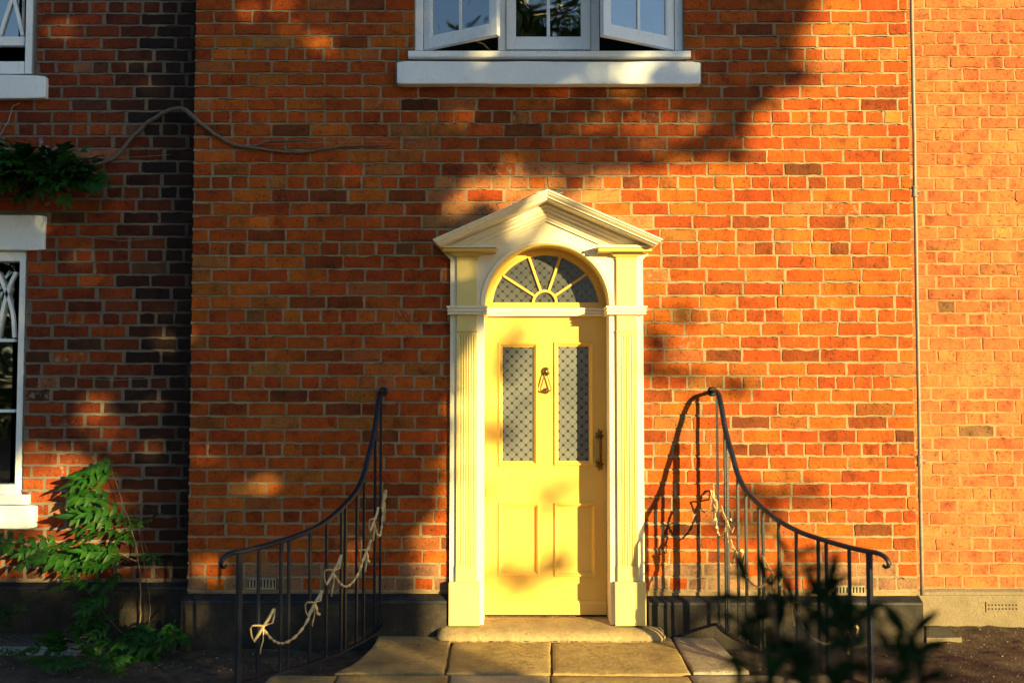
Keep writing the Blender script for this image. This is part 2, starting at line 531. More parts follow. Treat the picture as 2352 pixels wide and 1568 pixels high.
def lay_bricks(wall, plan, Y, hidden):
    """plan = [(x0,x1,z,h,colour)]; the 300 that show largest become objects, the rest one mesh"""
    ranked = []
    for it in plan:
        x0, x1, z, h, c = it
        p = PX(((x0+x1)/2, Y, z))
        vis = -20 < p[0] < 2372 and -12 < p[1] < 1580 and not hidden((x0+x1)/2, z)
        ranked.append((0 if not vis else (x1-x0)*h, it))
    ranked.sort(key=lambda t: -t[0])
    rest_v, rest_f, rest_c = [], [], []
    for k, (area, (x0, x1, z, h, c)) in enumerate(ranked):
        L = x1 - x0
        st = L > 0.16
        i = R.randrange(16 if st else 12)
        sx = L/(ST_L if st else HD_L)*R.choice((-1, 1))
        sz = h/BH*R.choice((-1, 1))
        yo = Y + R.uniform(-0.003, 0.0015)
        if k < 300 and area > 0:
            o = bpy.data.objects.new('brick', (ST_ME if st else HD_ME)[i])
            o.location = ((x0+x1)/2, yo, z)
            o.scale = (sx, 1, sz)
            o.rotation_euler = (0, R.gauss(0, 0.006), 0)
            o.color = c
            COL.objects.link(o)
            o.parent = wall
        else:
            vs, fs = (ST_VF if st else HD_VF)[i]
            b = len(rest_v)
            rest_v += [((x0+x1)/2 + p[0]*sx, yo + p[1], z + p[2]*sz) for p in vs]
            flip = sx*sz < 0
            for f in fs:
                rest_f.append(tuple(b+q for q in (reversed(f) if flip else f)))
                rest_c.append(c)
    if rest_v:
        me = bpy.data.meshes.new('brick_courses')
        me.from_pydata(rest_v, [], rest_f)
        at = me.color_attributes.new('tone', 'FLOAT_COLOR', 'CORNER')
        flat = []
        for p, c in zip(me.polygons, rest_c): flat += list(c)*p.loop_total
        at.data.foreach_set('color', flat)
        me.materials.append(M['brick_joined'])
        o = bpy.data.objects.new('brick_courses', me)
        COL.objects.link(o)
        o.parent = wall
        o['kind'] = 'stuff'

def jit(c, s):
    k = 1 + R.uniform(-s, s)
    return tuple(max(0.005, v*k*(1 + R.uniform(-s*0.4, s*0.4))) for v in c)
def pick(table):
    t = R.random()*sum(w for w, _ in table)
    for w, c in table:
        t -= w
        if t <= 0: return c
    return table[-1][1]
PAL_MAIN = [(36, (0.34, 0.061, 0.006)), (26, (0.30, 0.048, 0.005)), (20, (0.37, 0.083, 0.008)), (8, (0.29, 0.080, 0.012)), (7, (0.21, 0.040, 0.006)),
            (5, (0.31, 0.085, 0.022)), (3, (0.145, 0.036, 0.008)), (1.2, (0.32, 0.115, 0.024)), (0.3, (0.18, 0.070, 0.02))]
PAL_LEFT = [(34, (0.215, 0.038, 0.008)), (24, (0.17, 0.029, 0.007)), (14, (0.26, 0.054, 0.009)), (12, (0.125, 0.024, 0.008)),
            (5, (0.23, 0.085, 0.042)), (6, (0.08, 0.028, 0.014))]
PAL_RIGHT = [(40, (0.42, 0.112, 0.036)), (26, (0.38, 0.095, 0.033)), (16, (0.45, 0.130, 0.044)), (8, (0.35, 0.11, 0.04)), (3, (0.28, 0.10, 0.035)), (0.7, (0.17, 0.08, 0.035))]
def bloom():
    t = R.random()
    return 0.7 if t < 0.012 else (0.45 if t < 0.08 else R.uniform(0.0, 0.3))

def pointing(m, lay, z, hgt, gauge, Y, span, lip=-0.0012):
    """weather-struck joints of one course: a sloping bed below it and an upright between each two bricks"""
    zt, zb = z - hgt/2 + 0.0025, z + hgt/2 - gauge - 0.0015
    x, rings = span[0], []
    n = max(2, int((span[1]-span[0])/0.036))
    for k in range(n+1):
        x = lerp(span[0], span[1], k/n)
        r0, r1 = -0.0005 + R.gauss(0, 0.0030), R.uniform(-0.0014, 0.0014)
        rings.append([(x, Y + 0.012, zt + 0.003), (x, Y + 0.0075 + r1, zt + 0.001), (x, Y + lip + r1*0.7, zb + r0), (x, Y + 0.012, zb + r0 - 0.001)])
    m.loops(rings)
    for (a, b), (c, d) in zip(lay, lay[1:]):
        if 0.0 < c - b < 0.05:
            y = Y + R.uniform(-0.0002, 0.003)
            m.box(b - 0.004 + R.uniform(-.002, .001), c + 0.004 + R.uniform(-.001, .002), y, Y + 0.0115, z - hgt/2 - 0.001, z + hgt/2 + 0.001)

def wall_panels(m, x0, x1, z0, z1, y0, y1, openings):
    """mortar core split round the openings"""
    xs = sorted({x0, x1, *[o[0] for o in openings], *[o[1] for o in openings]})
    zs = sorted({z0, z1, *[o[2] for o in openings], *[o[3] for o in openings]})
    xs = [x for x in xs if x0 <= x <= x1]; zs = [z for z in zs if z0 <= z <= z1]
    for a, b in zip(xs, xs[1:]):
        start = None
        for c, d in zip(zs, zs[1:]):
            blocked = any(o[0] < (a+b)/2 < o[1] and o[2] < (c+d)/2 < o[3] for o in openings)
            if not blocked and start is None: start = c
            if blocked and start is not None:
                m.box(a, b, y0, y1, start, c); start = None
        if start is not None: m.box(a, b, y0, y1, start, zs[-1])

CX = 0.2225                                   # axis of the doorway
YL, YR = 0.22, 0.30                           # faces of the two wings
XA = (W(448, 5).x + W(430, 1355).x)/2         # left corner of the front
XB = (W(2083, 5).x + W(2109, 1355).x)/2       # right corner
TOPZ = 5.2
house = thing('brick_house', (CX, 0.2, 0), 'red brick house front with yellow panelled door under a white gabled hood', 'house')
wing = thing('brick_house', (-2.9, 0.5, 0), 'recessed dark red brick wing with white arched windows on the left', 'house')
annex = thing('brick_house', (2.9, 0.5, 0), 'paler orange brick wing in full sun right of the thin pipe', 'house')

# --- front wall
WX0, WX1 = W(951, 110).x, W(1571, 110).x
SILL_Z0, SILL_Z1 = W(1260, 195).z, W(1260, 139).z
main_open = [(WX0, WX1, W(1260, 118, 0).z - 0.045, 4.55),
             (W(910, 170).x - 0.004, W(1611, 170).x + 0.004, SILL_Z0, SILL_Z1),
             (CX - 0.585, CX + 0.585, 0.0, W(1257, 592).z),
             (CX - 0.43, CX + 0.43, W(1257, 600).z, W(1257, 550).z)]
m = MB()
wall_panels(m, XA + 0.004, XB - 0.004, 0.0, TOPZ, 0.0095, 0.30, [main_open[0], (CX-0.50, CX+0.50, 0.0, W(1257, 592).z + 0.27)])
mm = m
rows = rows_from([125, 269, 419, 571, 725, 878, 1032, 1186, 1340], 0, 5, 4.95)
plan = []
for ri, (z, gauge, k) in enumerate(rows):
    hgt = gauge - 0.0108
    for a, b in free_spans(XA, XB, z, hgt, main_open):
        if k == 0: lay = fill(a, b, [HD_L + 0.003], 0.0095, R.uniform(0, 0.05) if a > XA + 0.01 else 0)
        else: lay = fill(a, b, [ST_L + 0.003], 0.0095, (0.125 if k % 2 else 0.0) + R.uniform(-0.015, 0.015) if a < XA + 0.01 else R.uniform(0, 0.2))
        pointing(mm, lay, z, hgt, gauge, 0.0, (a, b))
        for x0, x1 in lay:
            c = jit(pick(PAL_MAIN), 0.16)
            al = bloom()
            px, py = PX(((x0+x1)/2, 0, z))
            if 1760 < px < 2010 and 540 < py < 790 and R.random() < 0.4: al = R.uniform(0.4, 0.62)     # bleached, limewashed patch
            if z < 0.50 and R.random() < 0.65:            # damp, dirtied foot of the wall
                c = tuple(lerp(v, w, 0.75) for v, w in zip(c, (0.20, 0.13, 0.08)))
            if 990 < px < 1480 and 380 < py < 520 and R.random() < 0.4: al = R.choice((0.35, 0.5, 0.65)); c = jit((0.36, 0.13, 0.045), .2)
            if 900 < px < 1640 and 195 < py < 270 and R.random() < 0.5: c = tuple(v*0.6 for v in c)   # darker bricks below the sill
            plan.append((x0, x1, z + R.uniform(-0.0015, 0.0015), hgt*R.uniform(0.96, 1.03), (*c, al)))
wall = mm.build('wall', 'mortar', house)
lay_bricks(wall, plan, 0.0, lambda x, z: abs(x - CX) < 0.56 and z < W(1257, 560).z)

# --- recessed left wing
LWX = W(82, 100, YL).x
lo = [(W(-290, 100, YL).x, LWX + 0.003, W(40, 171, YL).z, 4.6),
      (W(-340, 200, YL).x, W(104, 200, YL).x, W(40, 227, YL).z, W(40, 171, YL).z),
      (W(-340, 500, YL).x, W(101, 540, YL).x, W(40, 575, YL).z, W(40, 494, YL).z),
      (W(-290, 800, YL).x, W(56, 860, YL).x, W(40, 1160, YL).z, W(40, 575, YL).z),
      (W(-340, 1190, YL).x, W(79, 1190, YL).x, W(40, 1214, YL).z, W(40, 1160, YL).z)]
m = MB()
wall_panels(m, -4.9, XA + 0.02, 0.0, TOPZ, YL + 0.0095, 0.6, [lo[0], lo[3]])
mm = m
rows = rows_from([17, 155, 298, 442, 587, 732, 878, 1024, 1170, 1316], YL, 5, 4.95)
plan = []
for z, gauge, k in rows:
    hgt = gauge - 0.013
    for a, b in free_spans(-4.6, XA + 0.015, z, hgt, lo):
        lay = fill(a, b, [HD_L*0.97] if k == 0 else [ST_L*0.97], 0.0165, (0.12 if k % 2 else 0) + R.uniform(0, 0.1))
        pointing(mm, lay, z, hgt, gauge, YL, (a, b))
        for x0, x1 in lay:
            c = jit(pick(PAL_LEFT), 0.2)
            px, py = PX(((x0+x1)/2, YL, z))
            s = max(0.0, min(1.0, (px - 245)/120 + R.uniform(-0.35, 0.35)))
            c = tuple(lerp(v, w, s*0.93) for v, w in zip(c, (0.012, 0.009, 0.008)))  # soot, pushed darker to paint in the shade of the recess
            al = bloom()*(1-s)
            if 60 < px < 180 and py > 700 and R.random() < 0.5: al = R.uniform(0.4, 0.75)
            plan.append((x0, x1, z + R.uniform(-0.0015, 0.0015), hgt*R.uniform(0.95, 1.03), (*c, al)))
wwall = mm.build('wall', 'mortar_soot_shade', wing)
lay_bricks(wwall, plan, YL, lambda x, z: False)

# --- right wing, Flemish bond
m = MB()
wall_panels(m, XB - 0.02, 5.0, 0.0, TOPZ, YR + 0.0095, 0.7, [])
mm = m
plan = []
z, k = W(1176, 1336, YR).z, 0
while z < 4.95:
    gauge = 0.0835
    hgt = gauge - 0.0105
    lay = fill(XB + 0.004, 4.7, [ST_L, HD_L] if k % 2 else [HD_L, ST_L], 0.0115, 0.02 + (0.115 if k % 2 else 0.05) + R.uniform(-0.02, 0.02))
    pointing(mm, lay, z, hgt, gauge, YR, (XB + 0.004, 4.7))
    for x0, x1 in lay:
        c = jit(pick(PAL_RIGHT), 0.1)
        plan.append((x0, x1, z, hgt*R.uniform(0.97, 1.02), (*c, R.uniform(0, 0.35))))
    z += gauge; k += 1
awall = mm.build('wall', 'mortar_pale', annex)
lay_bricks(awall, plan, YR, lambda x, z: False)

# --- plinths
def plinth(parent, x0, x1, Yw, proj, z_back, z_front, endl=0.0, endr=0.0, face='plinth', cap='plinth_cap'):
    n = 28
    yf = Yw - proj
    m = MB()
    rings = []
    for i in range(n+1):
        x = lerp(x0, x1, i/n)
        w = 0.004*mnoise.noise((x*3, 1, 0)) + 0.002*mnoise.noise((x*14, 5, 0))
        rings.append([(x, yf + w - 0.004, -0.05), (x, yf + w, z_front - 0.02), (x, Yw + 0.2, z_front - 0.02), (x, Yw + 0.2, -0.05)])
    m.loops(rings)
    m.build('plinth', face, parent, bevel=0.006)
    m = MB()
    rings = []
    for i in range(n+1):
        x = lerp(x0, x1, i/n)
        w = 0.003*mnoise.noise((x*5, 9, 0)) + 0.002*mnoise.noise((x*20, 2, 0))
        rings.append([(x, yf - 0.003 + w, z_front - 0.0195), (x, yf + 0.002 + w, z_front + w), (x, Yw + 0.001, z_back + w), (x, Yw + 0.19, z_back), (x, Yw + 0.19, z_front - 0.0195)])
    m.loops(rings)
    m.build('plinth_cap', cap, parent, bevel=0.004)
ZB, ZF = W(1176, 1363, 0).z, W(1176, 1379, -0.06).z
plinth(house, W(414, 1420, -0.06).x, W(1026, 1420, -0.06).x, 0, 0.06, ZB, ZF)
plinth(house, W(1490, 1420, -0.06).x, W(2122, 1420, -0.06).x, 0, 0.06, W(1176, 1368, 0).z, W(1176, 1383, -0.06).z)
plinth(wing, -4.9, XA + 0.1, YL, 0.05, W(0, 1337, YL).z, W(0, 1347, YL - 0.05).z)
plinth(annex, XB - 0.05, 5.0, YR, 0.035, W(0, 1351, YR).z, W(0, 1359, YR - 0.035).z, face='cement', cap='cement')

# --- air vents
def slot_vent(parent, px0, px1, py0, py1, Y):
    a, b = W(px0, py1, Y), W(px1, py0, Y)
    m = MB()
    n = 9
    wdt = (b.x - a.x)
    m.box(a.x, b.x, Y - 0.006, Y + 0.01, a.z, a.z + 0.012)
    m.box(a.x, b.x, Y - 0.006, Y + 0.01, b.z - 0.012, b.z)
    for i in range(n + 1):
        x = a.x + wdt*(i/n)
        w_ = wdt/n*0.28
        m.box(max(a.x, x - w_), min(b.x, x + w_), Y - 0.0055, Y + 0.01, a.z + 0.0121, b.z - 0.0121)
    v = m.build('air_vent', 'vent', parent, bevel=0.001)
    MB().box(a.x - 0.002, b.x + 0.002, Y - 0.0005, Y + 0.004, a.z - 0.001, b.z + 0.001).build('vent_void', 'hole', v)
slot_vent(house, 566, 634, 1326, 1353, -0.005)
slot_vent(house, 1919, 1986, 1343, 1365, -0.005)
def hole_vent(parent, px0, px1, py0, py1, Y):
    a, b = W(px0, py1, Y), W(px1, py0, Y)
    v = MB().box(a.x, b.x, Y - 0.008, Y + 0.01, a.z, b.z).build('air_vent', 'cement', parent, bevel=0.002)
    dx, dz = (b.x-a.x)/9.6, (b.z-a.z)/2.6
    m = MB()
    for i in range(9):
        for j in range(2):
            cx, cz = a.x + dx*(0.8+i), a.z + dz*(0.8+j)
            m.box(cx - dx*.22, cx + dx*.22, Y - 0.0085, Y - 0.005, cz - dz*.22, cz + dz*.22)
    m.build('vent_hole_grid', 'hole', v)
hole_vent(annex, 2264, 2339, 1381, 1404, YR - 0.036)

# ------------------------------------------------------------------ upper casement window of the front
win = thing('window', (0, 0, 0), None, None)
attach(win, house)
YF = 0.045
zs = W(1260, 116, YF).z
ZT = zs + 1.45
def wx(px): return W(px, 105, YF).x
for a, b in ((953, 972), (1144, 1162), (1357, 1377), (1550, 1569)):
    MB().box(wx(a), wx(b), YF, YF + 0.09, zs, ZT).build('window_frame', 'white', win, bevel=0.004)
MB().box(wx(953), wx(1569), YF + 0.006, YF + 0.088, ZT, ZT + 0.06).build('window_frame', 'white', win, bevel=0.004)
MB().box(wx(953.4), wx(1568.6), YF + 0.004, YF + 0.085, zs - 0.03, zs - 0.001).build('window_frame', 'white', win, bevel=0.003)
def sash(w, h, mat4, mirror=False, bars=(0.5,), hb=(0.46,)):
    """casement in local x (width) z (height), thickness in y; pane and bars are pieces of their own"""
    st, br, tr, th = 0.052, 0.075, 0.055, 0.042
    m = MB()
    m.box(0, st, 0, th, 0, h); m.box(w - st, w, 0, th, 0, h)
    m.box(st - 0.001, w - st + 0.001, 0.001, th - 0.001, 0.0008, br); m.box(st - 0.001, w - st + 0.001, 0.001, th - 0.001, h - tr, h - 0.0008)
    m.xform(mat4).build('sash', 'white', win, bevel=0.003)
    m = MB()
    m.frame(st - 0.002, w - st + 0.002, br - 0.002, h - tr + 0.002, [(0, 0.004), (0.010, 0.004), (0.014, 0.012), (0.014, 0.03), (0, 0.03)])
    m.xform(mat4).build('sash_bead', 'white', win)
    for f in bars:
        MB().box(w*f - 0.011, w*f + 0.011, 0.007, 0.032, br + 0.012, h - tr - 0.012).xform(mat4).build('glazing_bar', 'white', win, bevel=0.003)
    for f in hb:
        MB().box(st + 0.012, w - st - 0.012, 0.0075, 0.0315, h*f - 0.011, h*f + 0.011).xform(mat4).build('glazing_bar', 'white', win, bevel=0.003)
    xs = [st + 0.011] + [w*f for f in bars] + [w - st - 0.011]
    for a, b in zip(xs, xs[1:]):
        MB().box(a, b, 0.017, 0.021, br + 0.01, h - tr - 0.01).xform(mat4).build('pane', 'glass', win)
hx0, hx1 = wx(972), wx(1550)
sw = 0.56
a1 = math.radians(30)
sash(sw, 1.43, Matrix.Translation((hx0 + 0.003, YF, zs + 0.004)) @ Matrix.Rotation(-a1, 4, 'Z'))
sash(sw, 1.43, Matrix.Translation((hx1 - 0.003, YF, zs + 0.004)) @ Matrix.Rotation(math.radians(29), 4, 'Z') @ Matrix.Scale(-1, 4, (1, 0, 0)))
c0, c1 = wx(1162) + 0.002, wx(1357) - 0.002
sash(c1 - c0, 1.43, Matrix.Translation((c0, YF - 0.012, zs + 0.004)))
# casement stay under the left light
MB().tube([(hx0 + 0.32, YF - 0.17, zs + 0.012), (hx0 + 0.40, YF - 0.1, zs + 0.008), (hx0 + 0.44, YF + 0.02, zs + 0.006)], 0.005, 6).build('casement_stay', 'brass', win)
# wooden sill board and painted stone sill
a, b = W(937, 125, -0.055), W(1587, 125, -0.055)
m = MB()
zt_, zb_ = W(1260, 117, -0.055).z, W(1260, 131, -0.055).z
m.loops([[(x, -0.055, zb_ + 0.006), (x, -0.055, zt_), (x, YF + 0.02, zt_ + 0.02), (x, YF + 0.02, zb_ + 0.004), (x, -0.02, zb_ + 0.004), (x, -0.024, zb_ - 0.006), (x, -0.05, zb_ - 0.002)] for x in (a.x, lerp(a.x, b.x, .5), b.x)])
m.build('window_board', 'white', win, bevel=0.003)
def stone_block(name, parent, x0, x1, y0, y1, z0, z1, mat, seed, amp=0.004, n=22):
    m = MB()
    rings = []
    for i in range(n+1):
        x = lerp(x0, x1, i/n)
        q = [mnoise.noise((x*4, seed + k*3.1, 0))*amp + mnoise.noise((x*17, seed + k*2.3, 4))*amp*0.4 for k in range(4)]
        e = 0.006 if i in (0, n) else 0
        rings.append([(x, y0 + q[0] + e, z0 + q[1] + e), (x, y0 + q[2] + e, z1 + q[3] - e), (x, y1, z1 + q[3]*0.4 - e), (x, y1, z0 + e)])
    m.loops(rings)
    return m.build(name, mat, parent, bevel=0.008)
s0, s1 = W(911, 170, -0.07), W(1610, 170, -0.07)
xm = W(1263, 170, -0.07).x
zA, zB = W(1260, 193, -0.07).z, W(1260, 141, -0.07).z
stone_block('stone_sill', win, s0.x, s1.x, -0.07, 0.1, zA, zB, 'sill', 3.3, 0.004, 40)
# room behind
def room(parent, x0, x1, z0, z1, y0, dpt):
    m = MB()
    m.add([(x0,y0,z0),(x1,y0,z0),(x1,y0+dpt,z0),(x0,y0+dpt,z0),(x0,y0,z1),(x1,y0,z1),(x1,y0+dpt,z1),(x0,y0+dpt,z1)],
          [(0,1,2,3),(4,7,6,5),(1,5,6,2),(2,6,7,3),(3,7,4,0)])
    m.build('room_interior', 'dark', parent, fixn=False)
room(win, WX0 - 0.3, WX1 + 0.3, zs - 0.1, ZT + 0.3, 0.301, 2.0)
MB().box(WX0 - 0.002, WX1 + 0.002, 0.10, 0.30, zs - 0.05, zs - 0.031).build('inner_sill', 'white', win)

# ------------------------------------------------------------------ arched windows of the recessed wing
def bar_curve(pts, wdt, y0, y1):
    """flat glazing bar following a curve in the x-z plane"""
    m = MB()
    rings = []
    for i, p in enumerate(pts):
        q0, q1 = pts[max(i-1, 0)], pts[min(i+1, len(pts)-1)]
        t = Vector((q1[0]-q0[0], q1[1]-q0[1])).normalized()
        nrm = Vector((-t.y, t.x))*wdt/2
        rings.append([(p[0]-nrm.x, y0, p[1]-nrm.y), (p[0]+nrm.x, y0, p[1]+nrm.y), (p[0]+nrm.x*.5, y1, p[1]+nrm.y*.5), (p[0]-nrm.x*.5, y1, p[1]-nrm.y*.5)])
    return m.loops(rings)
def px_curve(ctrl, Y, n=10, mirror_px=None):
    tab = [(i, Vector(W(x, y, Y))) for i, (x, y) in enumerate(ctrl)]
    xs = [(i, v.x) for i, v in tab]; zs_ = [(i, v.z) for i, v in tab]
    return [(smooth(xs, t*(len(ctrl)-1)/n), smooth(zs_, t*(len(ctrl)-1)/n)) for t in range(n+1)]
YW = YL + 0.02
up = thing('window', (0, 0, 0), None, None); attach(up, wing)
lw = thing('window', (0, 0, 0), None, None); attach(lw, wing)
def rect(px0, px1, py0, py1, y0, y1, name, parent, mat='white', bev=0.004):
    a, b = W(px0, py1, y0), W(px1, py0, y0)
    return MB().box(a.x, b.x, y0, y1, a.z, b.z).build(name, mat, parent, bevel=bev)
# upper: sliding sash pushed a hand's breadth up
rect(56, 81.5, -260, 170, YW, YW + 0.1, 'window_frame', up)
rect(-285, -260, -260, 170, YW, YW + 0.1, 'window_frame', up)
rect(-259, 55.5, 141, 170.5, YW + 0.004, YW + 0.1, 'window_frame', up)
rect(-259, 55.5, 84, 105, YW + 0.03, YW + 0.07, 'sash', up)
rect(49, 57, -260, 84, YW + 0.031, YW + 0.069, 'sash', up)
rect(-259, -240, -260, 84, YW + 0.031, YW + 0.069, 'sash', up)
for c in ([(31, -30), (33, 0), (42, 35), (52, 82)], [(31, -30), (27, 0), (14, 38), (0, 83)], [(-60, -30), (-40, 0), (-18, 40), (-2, 83)], [(-62, -30), (-90, 20), (-105, 83)], [(-150, -30), (-125, 20), (-108, 83)]):
    bar_curve(px_curve(c, YW + 0.04), 0.024, YW + 0.034, YW + 0.06).build('glazing_bar', 'white', up)
rect(-241, 50, -260, 85, YW + 0.05, YW + 0.054, 'pane', up, 'glass', 0)
stone_block('stone_sill', up, W(-330, 200, YL-.05).x, W(103, 200, YL-.05).x, YL - 0.05, YL + 0.1, W(40, 226, YL-.05).z, W(40, 172, YL-.05).z, 'sill', 1.2)
room(up, W(-340, 0, YL).x, W(120, 0, YL).x, W(0, 200, YL).z, 4.8, YW + 0.4, 1.6)
# lower: fixed light with crossing tracery
rect(33, 59, 598, 1134, YW, YW + 0.1, 'window_frame', lw)
rect(-285, -258, 598, 1134, YW, YW + 0.1, 'window_frame', lw)
rect(-284, 60, 578, 600, YW + 0.003, YW + 0.1, 'window_frame', lw)
rect(-257, 32.5, 1112, 1134, YW + 0.003, YW + 0.1, 'window_frame', lw)
for c in ([(37, 625), (20, 662), (3, 725), (-6, 781)], [(-6, 625), (10, 660), (28, 715), (33, 775)], [(-64, 625), (-30, 690), (-8, 781)], [(-20, 625), (-60, 690), (-80, 781)],
          [(-150, 625), (-100, 690), (-82, 781)]):
    bar_curve(px_curve(c, YW + 0.03), 0.022, YW + 0.024, YW + 0.06).build('glazing_bar', 'white', lw)
for py in (781, 943):
    rect(-258, 34, py - 3, py + 4, YW + 0.026, YW + 0.058, 'glazing_bar', lw, 'white', 0.003)
rect(-258, 34, 599, 1113, YW + 0.05, YW + 0.054, 'pane', lw, 'glass', 0)
rect(-300, 65, 1136, 1158, YL - 0.03, YW + 0.1, 'window_board', lw)
stone_block('stone_sill', lw, W(-330, 1190, YL-.05).x, W(78, 1190, YL-.05).x, YL - 0.05, YL + 0.1, W(40, 1214, YL-.05).z, W(40, 1161, YL-.05).z, 'sill', 5.2)
stone_block('stone_lintel', lw, W(-330, 540, YL-.03).x, W(101, 540, YL-.03).x, YL - 0.03, YL + 0.1, W(40, 574, YL-.03).z, W(40, 494, YL-.03).z, 'sill', 7.7)
room(lw, W(-340, 900, YL).x, W(90, 900, YL).x, W(0, 1200, YL).z, W(0, 560, YL).z, YW + 0.4, 1.6)

# ------------------------------------------------------------------ doorway
sur = thing('door_surround', (0, 0, 0), None, None); attach(sur, house)
YB, YS, YP, YD = -0.03, -0.05, -0.08, 0.20       # board, pilaster shaft, plinth block, door face
ZSTEP = 0.150
ZSPR = W(1257, 701.7, YB).z
RA, HO = 0.402, 0.6185
def zp(py, Y): return W(1257, py, Y).z
Z_TIP, Z_APEX = zp(550, -0.24), zp(435.5, -0.24)
# arched board
outer = [(-HO, ZSTEP), (-HO, zp(596, YB))]
for t in range(1, 7):
    q = t/6
    outer.append((-HO - 0.060*(1 - math.cos(q*math.pi/2)), zp(596, YB) + 0.058*math.sin(q*math.pi/2)))
SLOPE = (Z_APEX - Z_TIP)/0.716
outer += [(-0.678, Z_APEX - SLOPE*0.678 - 0.054)]
# each half a fan of quads between the arch and the outer edge
def edge_at(p0, p1, t): return (lerp(p0[0], p1[0], t), lerp(p0[1], p1[1], t))
NA = 28
inner = [(-RA*math.cos(t*math.pi/2/NA), ZSPR + RA*math.sin(t*math.pi/2/NA)) for t in range(NA+1)]
rim = []
o7 = outer[-1]
for t in range(NA+1):
    q = t/NA
    rim.append(edge_at((-HO, ZSPR), outer[1], q*4) if q < 0.25 else (edge_at(outer[1], o7, (q-0.25)*4) if q < 0.5 else edge_at(o7, (0.0, Z_APEX - 0.054), (q-0.5)*2)))
for sd in (-1, 1):
    m = MB()
    a = [(-HO, ZSTEP)] + rim; b = [(-RA, ZSTEP)] + inner
    rings = [[(CX - sd*p[0], YB, p[1]), (CX - sd*r_[0], YB, r_[1]), (CX - sd*r_[0], YD + 0.05, r_[1]), (CX - sd*p[0], YD + 0.05, p[1])] for p, r_ in zip(a, b)]
    m.loops(rings).build('backing_board', 'cream', sur)
    fl_ = [(CX - sd*x, z) for x, z in outer[1:]]
    MB().prism(fl_ + [(CX + sd*0.60, outer[-1][1]), (CX + sd*0.60, outer[1][1])], YB + 0.002, YD).build('side_bracket', 'cream', sur)
# yellow intrados lining and its bead
m = MB()
rings = []
for t in range(0, 33):
    th = math.pi*t/32
    c_, s_ = math.cos(th), math.sin(th)
    rings.append([(CX + r*c_, y, ZSPR + r*s_) for r, y in ((RA - 0.001, YB - 0.004), (RA + 0.022, YB - 0.010), (RA + 0.026, YB - 0.002), (RA + 0.026, YB + 0.01), (RA - 0.001, YB + 0.01))])
m.loops(rings).build('arch_bead', 'cream', sur, smooth=False)
m = MB()
rings = [[(CX + r*math.cos(math.pi*t/32), y, ZSPR + r*math.sin(math.pi*t/32)) for r, y in ((RA - 0.0035, YB - 0.001), (RA - 0.001, YB - 0.001), (RA - 0.001, YD), (RA - 0.0035, YD))] for t in range(33)]
m.loops(rings).build('arch_lining', 'pale_yellow', sur, smooth=True)
# raking cornice of the open gabled hood
def rake(prof, name, mat, tip_x, parent, smoothf=False):
    m = MB()
    rings = []
    slope = SLOPE
    for sx, zz in ((-1, Z_APEX - slope*tip_x), (0, Z_APEX), (1, Z_APEX - slope*tip_x)):
        ring = []
        for y, dz in prof:
            ex = sx*dz*0.75
            ring.append((CX + sx*tip_x + ex, y, zz + dz - (abs(ex)*slope if False else 0) + (-dz*0.75*slope if sx else 0)))
        rings.append(ring)
    m.loops(rings)
    return m.build(name, mat, parent)
TIP = 0.716
rake([(0.03, 0.0), (-0.255, 0.0), (-0.255, -0.010), (-0.247, -0.013), (-0.243, -0.022), (-0.229, -0.034), (-0.223, -0.036), (-0.223, -0.044), (-0.213, -0.046), (-0.207, -0.054), (-0.199, -0.056), (0.03, -0.060)], 'raking_cornice', 'cream', TIP, sur)
rake([(0.0, -0.0605), (-0.110, -0.0605), (-0.110, -0.076), (-0.100, -0.082), (-0.094, -0.098), (-0.080, -0.108), (-0.075, -0.108), (-0.075, -0.124), (-0.062, -0.132), (-0.054, -0.150), (-0.046, -0.154), (-0.046, -0.166), (0.0, -0.166)], 'bed_moulding', 'cream', TIP - 0.055, sur)
